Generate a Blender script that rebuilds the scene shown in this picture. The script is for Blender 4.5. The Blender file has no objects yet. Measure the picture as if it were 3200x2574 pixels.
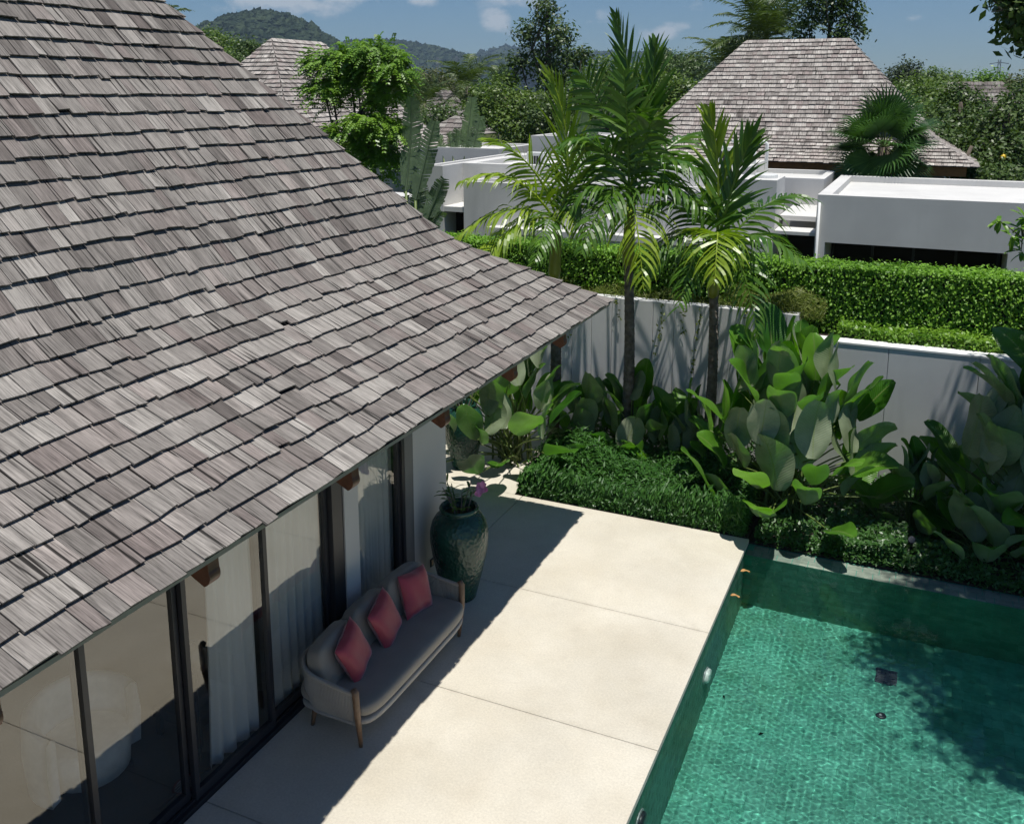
import bpy, math, random
import numpy as np
from mathutils import Vector, Matrix

S = bpy.context.scene
R = math.radians
# ------------------------------------------------------------------ camera
CAM_H = 6.0; YAW = R(24.54); PIT = R(11.53)
cam = bpy.data.cameras.new('camera'); co = bpy.data.objects.new('camera', cam)
S.collection.objects.link(co); S.camera = co
co.location = (0, 0, CAM_H); co.rotation_euler = (R(90) - PIT, 0, YAW)
cam.sensor_fit = 'HORIZONTAL'; cam.sensor_width = 36; cam.lens = 2930 / 3200 * 36
cam.shift_x = 20 / 3200; cam.shift_y = -403 / 3200
cam.clip_start = .05; cam.clip_end = 20000
# ------------------------------------------------------------------ sky and sun
SUN = Vector((.516, -.425, 3.3)).normalized()
w = bpy.data.worlds.new('World'); S.world = w; w.use_nodes = True
nt = w.node_tree; nt.nodes.clear(); N = nt.nodes.new; LK = nt.links.new
wo = N('ShaderNodeOutputWorld'); bg = N('ShaderNodeBackground'); bg.inputs[1].default_value = .055
sky = N('ShaderNodeTexSky'); sky.sky_type = 'NISHITA'; sky.sun_disc = False
sky.sun_elevation = math.asin(SUN.z); sky.sun_rotation = math.atan2(SUN.x, SUN.y)
sky.air_density = 1.0; sky.dust_density = .15; sky.ozone_density = 4.0
tint = N('ShaderNodeMix'); tint.data_type = 'RGBA'; tint.blend_type = 'MULTIPLY'; tint.inputs[0].default_value = 1; tint.inputs[7].default_value = (.78, .97, 1.17, 1)
LK(sky.outputs[0], tint.inputs[6])
tc = N('ShaderNodeTexCoord'); mp = N('ShaderNodeMapping'); mp.inputs['Scale'].default_value = (14, 14, 26)
no = N('ShaderNodeTexNoise'); no.inputs['Scale'].default_value = 1.6; no.inputs['Detail'].default_value = 8; no.inputs['Roughness'].default_value = .58
LK(tc.outputs['Generated'], mp.inputs[0]); LK(mp.outputs[0], no.inputs['Vector'])
def wmath(op, a, b=0.0):
    o = N('ShaderNodeMath'); o.operation = op
    for k_, v_ in ((0, a), (1, b)):
        if isinstance(v_, (int, float)): o.inputs[k_].default_value = v_
        else: LK(v_, o.inputs[k_])
    return o.outputs[0]
def cdir(px, py):
    x, y = (px * 3200 / 2156 - 1580) / 2930, -(py * 3200 / 2156 - 884) / 2930
    return (Matrix.Rotation(YAW, 3, 'Z') @ Matrix.Rotation(R(90) - PIT, 3, 'X') @ Vector((x, y, -1))).normalized()
# a scatter of small fair-weather clouds round the whole sky, the ones in view where the photograph has them
CL = [(590, 0, .095, .024, 1.0), (720, -8, .08, .02, .8), (1062, 44, .034, .022, .9), (1130, 6, .07, .022, .8), (1262, 28, .026, .024, .6), (1405, 68, .038, .014, .8), (1450, 15, .03, .012, .35), (1920, 40, .022, .007, .5), (880, 4, .03, .010, .6), (2080, 30, .012, .006, .3), (1010, 70, .02, .008, .25)]
dirs = [(cdir(a, b), c, d, e) for a, b, c, d, e in CL]
rnd = random.Random(4)
for k_ in range(14):
    az = rnd.uniform(-5.0, .2); el = rnd.uniform(.12, .7); dirs.append((Vector((math.sin(az) * math.cos(el), math.cos(az) * math.cos(el), math.sin(el))), rnd.uniform(.05, .12), rnd.uniform(.02, .05), .8) if not (-.95 < az < .1) else (Vector((0, 0, 1)), .05, .02, .5))
msk = None
for dv, rx, rz, am in dirs:
    sub = N('ShaderNodeVectorMath'); sub.operation = 'SUBTRACT'; sub.inputs[1].default_value = dv; LK(tc.outputs['Generated'], sub.inputs[0])
    ml = N('ShaderNodeVectorMath'); ml.operation = 'MULTIPLY'; ml.inputs[1].default_value = (1 / rx, 1 / rx, 1 / rz); LK(sub.outputs[0], ml.inputs[0])
    ln = N('ShaderNodeVectorMath'); ln.operation = 'LENGTH'; LK(ml.outputs[0], ln.inputs[0])
    v_ = wmath('MULTIPLY', wmath('MAXIMUM', wmath('SUBTRACT', 1.0, ln.outputs['Value']), 0.0), am); msk = v_ if msk is None else wmath('MAXIMUM', msk, v_)
den = wmath('MINIMUM', wmath('MAXIMUM', wmath('MULTIPLY', wmath('ADD', wmath('MULTIPLY', msk, 1.0), wmath('MULTIPLY', wmath('SUBTRACT', no.outputs[0], .60), 2.6)), 1.5), 0.0), .72)
den = wmath('MULTIPLY', den, wmath('MINIMUM', wmath('MULTIPLY', msk, 3.2), 1.0))
mx = N('ShaderNodeMix'); mx.data_type = 'RGBA'; mx.inputs[7].default_value = (9.5, 10.2, 11.0, 1)
LK(den, mx.inputs[0]); LK(tint.outputs[2], mx.inputs[6]); LK(mx.outputs[2], bg.inputs[0]); LK(bg.outputs[0], wo.inputs[0])
sl = bpy.data.lights.new('sun', 'SUN'); sl.energy = 5.0; sl.angle = R(.5); sl.color = (1, .965, .91)
so = bpy.data.objects.new('sun', sl); S.collection.objects.link(so); so.location = (5, -5, 30)
so.rotation_euler = SUN.to_track_quat('Z', 'Y').to_euler()
sl.cycles.is_caustics_light = True
S.view_settings.view_transform = 'Standard'; S.view_settings.look = 'None'
S.view_settings.exposure = .08; S.view_settings.gamma = 1
S.cycles.use_denoising = True; S.cycles.use_adaptive_sampling = True; S.cycles.adaptive_threshold = .025; S.cycles.volume_bounces = 0
S.cycles.max_bounces = 10; S.cycles.transparent_max_bounces = 12; S.cycles.diffuse_bounces = 4
S.cycles.sample_clamp_indirect = 6

# ------------------------------------------------------------------ helpers
COL = S.collection.objects
rng = np.random.default_rng(11)
_f = 2930.0
_r = np.array([math.cos(YAW), math.sin(YAW), 0]); _fw = np.array([-math.sin(YAW) * math.cos(PIT), math.cos(YAW) * math.cos(PIT), -math.sin(PIT)])
_u = np.cross(_r, _fw); _RM = np.stack([_r, _u, _fw])
def proj(P):                       # world points -> picture pixels (3200 wide) and depth; used to sort pieces by size
    q = (np.asarray(P, float) - np.array([0, 0, CAM_H])) @ _RM.T
    return np.stack([1580 + _f * q[..., 0] / q[..., 2], 884 - _f * q[..., 1] / q[..., 2], q[..., 2]], -1)
K = 3200 / 2156
def at(px, py, y):                 # a spot seen at (px, py) in the 2156 wide view, standing at distance y
    d = np.array([(px * K - 1580) / _f, -(py * K - 884) / _f, 1.0]) @ _RM
    t = y / d[1]; return np.array([0, 0, CAM_H]) + t * d

def link(name, me, mat=None, parent=None):
    o = bpy.data.objects.new(name, me); COL.link(o)
    if mat is not None and me is not None and not me.materials: me.materials.append(mat)
    if parent is not None: o.parent = parent
    return o
def pyd(name, V, F, mat=None, parent=None, smooth=False):
    me = bpy.data.meshes.new(name); me.from_pydata([tuple(map(float, v)) for v in V], [], F)
    if smooth: me.shade_smooth()
    return link(name, me, mat, parent)
def npq(name, V, F, mat=None, parent=None, tone=None, smooth=False, uv=None):
    """quads from arrays"""
    V = np.ascontiguousarray(V, np.float32); F = np.ascontiguousarray(F, np.int32); m = len(F); k = F.shape[1]
    me = bpy.data.meshes.new(name); me.vertices.add(len(V)); me.vertices.foreach_set('co', V.ravel())
    me.loops.add(m * k); me.loops.foreach_set('vertex_index', F.ravel()); me.polygons.add(m)
    me.polygons.foreach_set('loop_start', np.arange(0, m * k, k, dtype=np.int32))
    me.polygons.foreach_set('use_smooth', np.full(m, bool(smooth)))
    me.update(calc_edges=True)
    if tone is not None:
        a = me.attributes.new('tone', 'FLOAT', 'FACE'); a.data.foreach_set('value', np.ascontiguousarray(tone, np.float32))
    if uv is not None:
        l = me.uv_layers.new(name='UVMap'); l.data.foreach_set('uv', np.ascontiguousarray(uv, np.float32).ravel())
    return link(name, me, mat, parent)
def tag(o, label, cat, group=None, kind=None):
    if label: o['label'] = label
    if cat: o['category'] = cat
    if group: o['group'] = group
    if kind: o['kind'] = kind
    return o
def thing(name, label, cat, loc=(0, 0, 0), group=None):
    o = bpy.data.objects.new(name, None); COL.link(o); o.location = loc; o.empty_display_size = .2
    return tag(o, label, cat, group)
def struct(o): o['kind'] = 'structure'; return o
def stuff(o): o['kind'] = 'stuff'; return o

class MB:
    def __init__(s): s.v = []; s.f = []
    def add(s, V, F):
        b = len(s.v); s.v += [tuple(map(float, p)) for p in V]; s.f += [tuple(i + b for i in q) for q in F]; return s
    def box(s, x0, x1, y0, y1, z0, z1, top=True, bottom=True):
        V = [(x0, y0, z0), (x1, y0, z0), (x1, y1, z0), (x0, y1, z0), (x0, y0, z1), (x1, y0, z1), (x1, y1, z1), (x0, y1, z1)]
        F = [(0, 1, 5, 4), (1, 2, 6, 5), (2, 3, 7, 6), (3, 0, 4, 7)]
        if top: F.append((4, 5, 6, 7))
        if bottom: F.append((3, 2, 1, 0))
        return s.add(V, F)
    def bbox(s, x0, x1, y0, y1, z0, z1, b=.01):
        """box with chamfered vertical and top edges"""
        def ring(i, z): return [(x0 + i + b, y0 + i, z), (x1 - i - b, y0 + i, z), (x1 - i, y0 + i + b, z), (x1 - i, y1 - i - b, z), (x1 - i - b, y1 - i, z), (x0 + i + b, y1 - i, z), (x0 + i, y1 - i - b, z), (x0 + i, y0 + i + b, z)]
        V = ring(0, z0) + ring(0, z1 - b) + ring(b, z1); F = []
        for k in (0, 8):
            for i in range(8): F.append((k + i, k + (i + 1) % 8, k + 8 + (i + 1) % 8, k + 8 + i))
        F.append(tuple(range(16, 24))); F.append(tuple(range(7, -1, -1)))
        return s.add(V, F)
    def tube(s, P, r, n=8, cap=True):
        P = [Vector(p) for p in P]; r = [r] * len(P) if not hasattr(r, '__len__') else r
        V = []; F = []; a = None
        for i, p in enumerate(P):
            t = (P[min(i + 1, len(P) - 1)] - P[max(i - 1, 0)]).normalized()
            if a is None: a = t.orthogonal().normalized()
            else:
                a = a - t * a.dot(t); a = a.normalized() if a.length > 1e-6 else t.orthogonal().normalized()
            b = t.cross(a)
            for k in range(n):
                an = 2 * math.pi * k / n; V.append(p + (a * math.cos(an) + b * math.sin(an)) * r[i])
        for i in range(len(P) - 1):
            for k in range(n): F.append((i * n + k, i * n + (k + 1) % n, (i + 1) * n + (k + 1) % n, (i + 1) * n + k))
        if cap: F.append(tuple(range(n - 1, -1, -1))); F.append(tuple((len(P) - 1) * n + k for k in range(n)))
        return s.add(V, F)
    def lathe(s, prof, c=(0, 0, 0), n=32):
        V = []; F = []
        for r, z in prof:
            for k in range(n): a = 2 * math.pi * k / n; V.append((c[0] + r * math.cos(a), c[1] + r * math.sin(a), c[2] + z))
        for i in range(len(prof) - 1):
            for k in range(n): F.append((i * n + k, i * n + (k + 1) % n, (i + 1) * n + (k + 1) % n, (i + 1) * n + k))
        return s.add(V, F)
    def build(s, name, mat, parent=None, smooth=False): return pyd(name, s.v, s.f, mat, parent, smooth)

# ------------------------------------------------------------------ materials
MATS = {}
class NT:
    def __init__(s, name):
        s.m = bpy.data.materials.new(name); s.m.use_nodes = True; s.t = s.m.node_tree; s.t.nodes.clear()
        s.out = s.n('ShaderNodeOutputMaterial'); MATS[name] = s.m
    def n(s, k, **kw):
        o = s.t.nodes.new(k)
        for a, b in kw.items(): setattr(o, a, b)
        return o
    def l(s, a, b): s.t.links.new(a, b); return s
    def noise(s, vec, scale, detail=4, rough=.55, dist=0):
        o = s.n('ShaderNodeTexNoise'); o.inputs['Scale'].default_value = scale; o.inputs['Detail'].default_value = detail
        o.inputs['Roughness'].default_value = rough; o.inputs['Distortion'].default_value = dist
        if vec is not None: s.l(vec, o.inputs['Vector'])
        return o.outputs[0]
    def ramp(s, fac, *stops):
        o = s.n('ShaderNodeValToRGB'); e = o.color_ramp.elements
        while len(e) < len(stops): e.new(.5)
        for i, (p, c) in enumerate(stops):
            e[i].position = p; e[i].color = (*c, 1) if hasattr(c, '__len__') else (c, c, c, 1)
        s.l(fac, o.inputs[0]); return o.outputs[0]
    def mix(s, fac, a, b, blend='MIX'):
        o = s.n('ShaderNodeMix', data_type='RGBA', blend_type=blend)
        for sock, v in ((o.inputs[0], fac), (o.inputs[6], a), (o.inputs[7], b)):
            if isinstance(v, (int, float)): sock.default_value = v
            elif isinstance(v, tuple): sock.default_value = (*v, 1)
            else: s.l(v, sock)
        return o.outputs[2]
    def math(s, op, a, b=0.0):
        o = s.n('ShaderNodeMath', operation=op)
        for i, v in ((0, a), (1, b)):
            if isinstance(v, (int, float)): o.inputs[i].default_value = v
            else: s.l(v, o.inputs[i])
        return o.outputs[0]
    def map(s, vec, scale=(1, 1, 1), loc=(0, 0, 0), rot=(0, 0, 0)):
        o = s.n('ShaderNodeMapping'); o.inputs['Scale'].default_value = scale; o.inputs['Location'].default_value = loc; o.inputs['Rotation'].default_value = rot
        s.l(vec, o.inputs[0]); return o.outputs[0]
    def pos(s): return s.n('ShaderNodeNewGeometry').outputs['Position']
    def obj(s): return s.n('ShaderNodeTexCoord').outputs['Object']
    def uv(s): return s.n('ShaderNodeTexCoord').outputs['UV']
    def attr(s, name): return s.n('ShaderNodeAttribute', attribute_name=name).outputs['Fac']
    def bump(s, h, strength=.3, dist=.01):
        o = s.n('ShaderNodeBump'); o.inputs['Strength'].default_value = strength; o.inputs['Distance'].default_value = dist
        s.l(h, o.inputs['Height']); return o.outputs[0]
    def pbr(s, col, rough=.6, normal=None, metal=0, spec=.5, coat=0, sheen=0):
        p = s.n('ShaderNodeBsdfPrincipled')
        for nm, v in (('Base Color', col), ('Roughness', rough)):
            if isinstance(v, tuple): p.inputs[nm].default_value = (*v, 1)
            elif isinstance(v, (int, float)): p.inputs[nm].default_value = v
            else: s.l(v, p.inputs[nm])
        p.inputs['Metallic'].default_value = metal; p.inputs['Specular IOR Level'].default_value = spec
        p.inputs['Coat Weight'].default_value = coat; p.inputs['Sheen Weight'].default_value = sheen
        if normal is not None: s.l(normal, p.inputs['Normal'])
        s.p = p; return p.outputs[0]
    def done(s, shader): s.l(shader, s.out.inputs[0]); return s.m

def simple(name, col, rough=.6, var=.12, scale=6, bump=0, metal=0, spec=.5, coat=0):
    t = NT(name); v = t.noise(t.obj(), scale, 5)
    c = t.mix(t.ramp(v, (.3, 0), (.7, 1)), tuple(x * (1 - var) for x in col), tuple(min(1, x * (1 + var)) for x in col))
    return t.done(t.pbr(c, rough, t.bump(v, bump, .01) if bump else None, metal, spec, coat))

def mat_leaf(name, dark, light, rough=.45, trans=.3, spec=.4, back=None):
    t = NT(name); tone = t.attr('tone'); col = t.mix(tone, dark, light)
    if back is not None: col = t.mix(t.n('ShaderNodeNewGeometry').outputs['Backfacing'], col, t.mix(tone, back[0], back[1]))
    p = t.pbr(col, rough, None, 0, spec)
    tr = t.n('ShaderNodeBsdfTranslucent'); t.l(t.mix(1.0, col, (1.25, 1.45, .5), 'MULTIPLY'), tr.inputs[0])
    ms = t.n('ShaderNodeMixShader'); ms.inputs[0].default_value = trans; t.l(p, ms.inputs[1]); t.l(tr.outputs[0], ms.inputs[2])
    return t.done(ms.outputs[0])

def mat_shingle(name, gain=1.0):
    t = NT(name); uv = t.uv(); tone = t.attr('tone'); hue = t.math('FRACT', t.math('MULTIPLY', tone, 17.31))
    base = t.mix(t.ramp(tone, (0, 0), (1, 1)), (.112 * gain, .098 * gain, .09 * gain), (.375 * gain, .35 * gain, .318 * gain))
    base = t.mix(t.ramp(hue, (.55, 0), (1, .55)), base, (.20 * gain, .158 * gain, .147 * gain))
    g1 = t.noise(t.map(uv, (26, 1.6, 1)), 1.0, 6, .7, .4)
    g2 = t.noise(t.map(uv, (120, 3.5, 1)), 1.0, 3, .6)
    st = t.noise(t.map(uv, (5, 3, 1)), 1.0, 4, .6)
    col = t.mix(t.ramp(g1, (.3, .52), (.52, 1), (.75, 1.22)), (0, 0, 0), base, 'MIX')
    col = t.mix(1.0, base, t.ramp(g1, (.30, .42), (.46, .92), (.55, 1.05), (.72, 1.32)), 'MULTIPLY')
    col = t.mix(1.0, col, t.ramp(g2, (.32, .48), (.5, 1.0), (.68, 1.25)), 'MULTIPLY')
    col = t.mix(1.0, col, t.ramp(st, (.3, .78), (.7, 1.12)), 'MULTIPLY')
    crack = t.ramp(t.noise(t.map(uv, (22, .7, 1), (4, 2, 0)), 1.0, 2, .5, .2), (.335, .12), (.365, 1))
    col = t.mix(1.0, col, crack, 'MULTIPLY')
    return t.done(t.pbr(col, .88, t.bump(g1, .8, .007), 0, .2))
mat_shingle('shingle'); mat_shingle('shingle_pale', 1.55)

def mat_stucco():
    t = NT('stucco'); p = t.pos(); a = t.noise(p, .8, 5); b = t.noise(p, 60, 3); s_ = t.noise(t.map(p, (5, 5, .5)), 1, 4)
    c = t.mix(t.ramp(a, (.35, 0), (.7, 1)), (.56, .555, .535), (.64, .635, .61))
    c = t.mix(t.ramp(s_, (.5, 0), (.8, .25)), c, (.52, .52, .5)); c = t.mix(t.ramp(t.noise(t.map(p, (.55, 1.6, .1)), 1, 5, .65), (.6, 0), (.72, .38)), c, (.36, .36, .35))
    return t.done(t.pbr(c, .85, t.bump(b, .15, .003), 0, .25))
mat_stucco()
def mat_house():
    t = NT('house_wall'); p = t.pos(); a = t.noise(p, 1.5, 5); b = t.noise(p, 80, 3)
    c = t.mix(a, (.60, .58, .54), (.66, .64, .60))
    return t.done(t.pbr(c, .85, t.bump(b, .12, .003), 0, .25))
mat_house()
def mat_greywall():
    t = NT('grey_wall'); p = t.pos(); a = t.noise(p, 1.1, 6, .6); s_ = t.noise(t.map(p, (3, 3, .35)), 1.2, 4)
    c = t.mix(t.ramp(a, (.3, 0), (.75, 1)), (.58, .58, .575), (.68, .68, .67)); c = t.mix(t.ramp(s_, (.55, 0), (.85, .35)), c, (.42, .42, .41))
    return t.done(t.pbr(c, .85, t.bump(t.noise(p, 50, 4), .15, .004), 0, .25))
mat_greywall()
def mat_deck():
    t = NT('deck_stone'); p = t.pos(); a = t.noise(p, .9, 5, .6); b = t.noise(p, 45, 3, .7); c2 = t.noise(p, 3.2, 5, .6); d = t.noise(t.map(p, (1, 1, 1), (9, 3, 0)), 2.0, 3)
    c = t.mix(t.ramp(a, (.3, 0), (.7, 1)), (.545, .50, .405), (.61, .575, .49))
    c = t.mix(t.ramp(c2, (.52, 0), (.8, .5)), c, (.51, .465, .38)); c = t.mix(t.ramp(d, (.62, 0), (.75, .35)), c, (.46, .42, .34))
    c = t.mix(1.0, c, t.ramp(b, (.25, .86), (.75, 1.1)), 'MULTIPLY'); e1 = t.noise(t.map(p, (1, 1, 1), (2, 7, 0)), .55, 6, .7); c = t.mix(1.0, c, t.ramp(e1, (.35, .90), (.65, 1.05)), 'MULTIPLY'); sp = t.noise(p, 130, 2, .5); c = t.mix(t.ramp(sp, (.70, 0), (.76, .55)), c, (.30, .26, .2))
    sx = t.n('ShaderNodeSeparateXYZ'); t.l(p, sx.inputs[0]); dj = None
    for jy in (3.16, 5.33, 7.57, 9.70, 12.19):
        q = t.math('ABSOLUTE', t.math('SUBTRACT', sx.outputs[1], jy)); dj = q if dj is None else t.math('MINIMUM', dj, q)
    dirt = t.math('MULTIPLY', t.ramp(dj, (.0, 1), (.07, 0)), t.ramp(t.noise(p, 7, 5, .7), (.4, 0), (.75, .4))); c = t.mix(dirt, c, (.30, .265, .2))
    return t.done(t.pbr(c, .75, t.bump(b, .1, .002), 0, .3))
mat_deck()
def mat_tile(name, a, b, k=.2):
    t = NT(name); p = t.pos(); o = t.n('ShaderNodeVectorMath', operation='DIVIDE'); o.inputs[1].default_value = (k, k, k * .5); t.l(p, o.inputs[0])
    fl = t.n('ShaderNodeVectorMath', operation='FLOOR'); t.l(o.outputs[0], fl.inputs[0]); wn = t.n('ShaderNodeTexWhiteNoise'); t.l(fl.outputs[0], wn.inputs[0])
    n1 = t.noise(p, 9, 5, .65); n2 = t.noise(p, 1.1, 4); n3 = t.noise(p, 60, 3)
    c = t.mix(wn.outputs[0], a, b); c = t.mix(1.0, c, t.ramp(n1, (.3, .72), (.7, 1.2)), 'MULTIPLY'); c = t.mix(1.0, c, t.ramp(n2, (.35, .78), (.65, 1.12)), 'MULTIPLY')
    return t.done(t.pbr(c, .55, t.bump(n3, .15, .003), 0, .4))
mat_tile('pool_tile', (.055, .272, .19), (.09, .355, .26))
mat_tile('pool_wall_tile_shaded', (.055, .175, .13), (.085, .235, .18))  # darker, greyer copy of the pool tile, with the walls' shade in its colour
mat_tile('coping_tile', (.145, .19, .155), (.26, .295, .24), .2)
simple('grout', (.052, .235, .17), .8)
simple('soil', (.035, .026, .018), .95, .4, 9, .5)
def mat_ground():
    t = NT('ground'); p = t.pos(); a = t.noise(p, .05, 6); b = t.noise(p, .9, 5)
    c = t.mix(t.ramp(a, (.4, 0), (.6, 1)), (.035, .06, .018), (.075, .085, .03)); c = t.mix(1.0, c, t.ramp(b, (.3, .6), (.7, 1.2)), 'MULTIPLY')
    return t.done(t.pbr(c, .95, None, 0, .1))
mat_ground()
simple('wood_rafter', (.16, .062, .032), .45, .3, 14, .1)
simple('wood_soffit', (.17, .10, .06), .6, .25, 7)
simple('wood_post', (.19, .115, .065), .45, .25, 18)
simple('fascia', (.36, .31, .24), .7)
simple('underlay', (.02, .018, .017), .9)
simple('frame_dark', (.03, .03, .034), .38, .1, 3)
simple('frame_grey', (.20, .195, .185), .5, .06, 3)
simple('interior', (.16, .15, .14), .8, .1, 2); simple('interior_floor', (.075, .07, .068), .35, .15, 2)
simple('white_paint', (.78, .78, .76), .5, .04); simple('white_gloss', (.75, .76, .74), .3, .04)
simple('dark_plastic', (.015, .016, .018), .4); simple('red_plastic', (.14, .02, .02), .4); simple('metal_grey', (.35, .36, .37), .45, .1, 5, 0, .3)
simple('grate', (.03, .035, .045), .5); simple('pylon_steel', (.22, .24, .26), .6)
simple('dark_room', (.012, .008, .007), .9); simple('orange_wood', (.42, .17, .035), .5, .2, 8)
simple('linen', (.72, .71, .67), .9); simple('dry_leaf', (.38, .2, .06), .7, .3, 30); simple('dead_leaf', (.03, .02, .012), .8)
simple('glow_amber', (.6, .4, .2), .4); simple('yellow_fruit', (.75, .5, .02), .5); simple('asphalt', (.05, .05, .05), .9)
def mat_glass():
    t = NT('glass'); ge = t.n('ShaderNodeNewGeometry'); dt = t.n('ShaderNodeVectorMath', operation='DOT_PRODUCT'); t.l(ge.outputs['Normal'], dt.inputs[0]); t.l(ge.outputs['Incoming'], dt.inputs[1])
    c1 = t.math('SUBTRACT', 1.0, t.math('ABSOLUTE', dt.outputs['Value'])); fr = t.math('ADD', .17, t.math('MULTIPLY', .83, t.math('POWER', c1, 5.0)))
    g = t.n('ShaderNodeBsdfGlossy'); g.inputs['Roughness'].default_value = .0; g.inputs['Color'].default_value = (.95, .94, .9, 1)
    tr = t.n('ShaderNodeBsdfTransparent'); tr.inputs[0].default_value = (.86, .88, .86, 1)
    m = t.n('ShaderNodeMixShader'); t.l(fr, m.inputs[0]); t.l(tr.outputs[0], m.inputs[1]); t.l(g.outputs[0], m.inputs[2]); return t.done(m.outputs[0])
mat_glass()
def mat_water():
    t = NT('water'); g = t.n('ShaderNodeBsdfGlass'); g.inputs['IOR'].default_value = 1.33; g.inputs['Roughness'].default_value = 0
    g.inputs['Color'].default_value = (.93, 1, .98, 1); return t.done(g.outputs[0])
mat_water()
def mat_fabric(name, a, b, sc=260, rough=.95):
    t = NT(name); p = t.obj(); n = t.noise(p, sc, 2); l = t.noise(p, 2.5, 4)
    c = t.mix(n, a, b); c = t.mix(1.0, c, t.ramp(l, (.3, .9), (.7, 1.08)), 'MULTIPLY')
    return t.done(t.pbr(c, rough, t.bump(n, .25, .003), 0, .2, 0, .2))
mat_fabric('sofa_fabric', (.23, .205, .17), (.36, .33, .28)); mat_fabric('rope', (.30, .28, .25), (.42, .395, .35), 120)
def mat_satin():
    t = NT('satin'); p = t.obj(); n = t.noise(p, 6, 5, .6); c = t.mix(n, (.34, .028, .05), (.45, .05, .075))
    return t.done(t.pbr(c, .42, t.bump(t.noise(p, 11, 3), .25, .012), 0, .45, 0, .5))
mat_satin()
def mat_curtain():
    t = NT('curtain'); d = t.n('ShaderNodeBsdfDiffuse'); d.inputs[0].default_value = (.86, .87, .86, 1); r_ = t.n('ShaderNodeBsdfTranslucent'); r_.inputs[0].default_value = (.8, .8, .78, 1)
    m = t.n('ShaderNodeMixShader'); m.inputs[0].default_value = .3; t.l(d.outputs[0], m.inputs[1]); t.l(r_.outputs[0], m.inputs[2]); return t.done(m.outputs[0])
mat_curtain()
def mat_glaze():
    t = NT('green_glaze'); p = t.obj(); v = t.n('ShaderNodeTexVoronoi'); v.inputs['Scale'].default_value = 26; t.l(t.map(p, (1, 1, .8)), v.inputs['Vector'])
    n = t.noise(p, 5, 5, .6); st = t.noise(t.map(p, (6, 6, 1.2)), 1, 4)
    c = t.mix(t.ramp(n, (.3, 0), (.7, 1)), (.005, .036, .026), (.013, .085, .058)); c = t.mix(t.ramp(st, (.5, 0), (.75, .6)), c, (.008, .022, .02))
    c = t.mix(t.ramp(v.outputs[0], (.0, .0), (.5, .35)), c, (.02, .05, .035))
    h = t.mix(.4, v.outputs[0], t.noise(p, 14, 3))
    return t.done(t.pbr(c, .27, t.bump(h, .75, .02), 0, .5, .12))
mat_glaze()
mat_leaf('leaf_hedge', (.065, .17, .010), (.22, .42, .035), .5, .25, .35)
mat_leaf('leaf_strip', (.09, .21, .015), (.22, .38, .04), .4, .3, .5)
mat_leaf('leaf_shrub', (.02, .08, .012), (.07, .185, .03), .5, .25, .35)
mat_leaf('leaf_cover', (.025, .085, .015), (.07, .165, .035), .4, .25, .5)
mat_leaf('leaf_tree_dark', (.032, .070, .013), (.10, .155, .036), .45, .22, .4)
mat_leaf('leaf_tree_mid', (.052, .105, .014), (.15, .225, .04), .45, .25, .4)
mat_leaf('leaf_tree_bright', (.06, .15, .008), (.18, .32, .03), .4, .22, .5)
mat_leaf('leaf_tree_olive', (.05, .065, .02), (.12, .135, .05), .55, .2, .3)
mat_leaf('leaf_far', (.035, .055, .025), (.07, .095, .04), .7, .1, .2)
mat_leaf('leaf_hill', (.020, .036, .020), (.046, .066, .032), .8, .05, .1)
mat_leaf('leaf_palm', (.032, .105, .010), (.115, .22, .024), .34, .28, .5)
mat_leaf('leaf_palm_light', (.13, .23, .012), (.30, .40, .03), .36, .3, .5)
mat_leaf('leaf_coco', (.042, .08, .017), (.125, .17, .05), .45, .2, .45)
mat_leaf('leaf_fan', (.022, .07, .015), (.075, .155, .04), .33, .2, .5)
mat_leaf('leaf_trav', (.085, .13, .07), (.14, .20, .11), .42, .4, .5)
mat_leaf('leaf_grass', (.08, .12, .02), (.22, .25, .06), .5, .3, .3)
def mat_cal():
    t = NT('leaf_cal'); tone = t.attr('tone'); uv = t.uv(); sp = t.n('ShaderNodeSeparateXYZ'); t.l(uv, sp.inputs[0]); au = t.math('ABSOLUTE', sp.outputs[0])
    rib = t.math('SINE', t.math('MULTIPLY', t.math('SUBTRACT', sp.outputs[1], t.math('MULTIPLY', au, .16)), 150.0)); mid = t.ramp(au, (.025, 1), (.06, 0)); n = t.noise(t.obj(), 5, 4)
    up = t.mix(tone, (.035, .125, .010), (.15, .33, .032)); dn = t.mix(tone, (.19, .25, .13), (.37, .42, .28)); col = t.mix(t.n('ShaderNodeNewGeometry').outputs['Backfacing'], up, dn)
    col = t.mix(1.0, col, t.ramp(rib, (.0, .95), (1, 1.03)), 'MULTIPLY'); col = t.mix(1.0, col, t.ramp(n, (.3, .75), (.7, 1.2)), 'MULTIPLY'); col = t.mix(t.math('MULTIPLY', mid, .6), col, (.24, .30, .10))
    p = t.pbr(col, .36, t.bump(rib, .22, .005), 0, .45); tr = t.n('ShaderNodeBsdfTranslucent'); t.l(t.mix(1.0, up, (1.5, 1.7, .6), 'MULTIPLY'), tr.inputs[0])
    ms = t.n('ShaderNodeMixShader'); ms.inputs[0].default_value = .36; t.l(p, ms.inputs[1]); t.l(tr.outputs[0], ms.inputs[2]); return t.done(ms.outputs[0])
mat_cal()
simple('leaf_stem', (.11, .16, .035), .5, .2, 12)
simple('bark', (.10, .08, .06), .9, .35, 9, .4); simple('bark_pale', (.19, .165, .135), .85, .3, 9, .3)
simple('crownshaft', (.20, .22, .025), .4, .25, 5)
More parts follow.
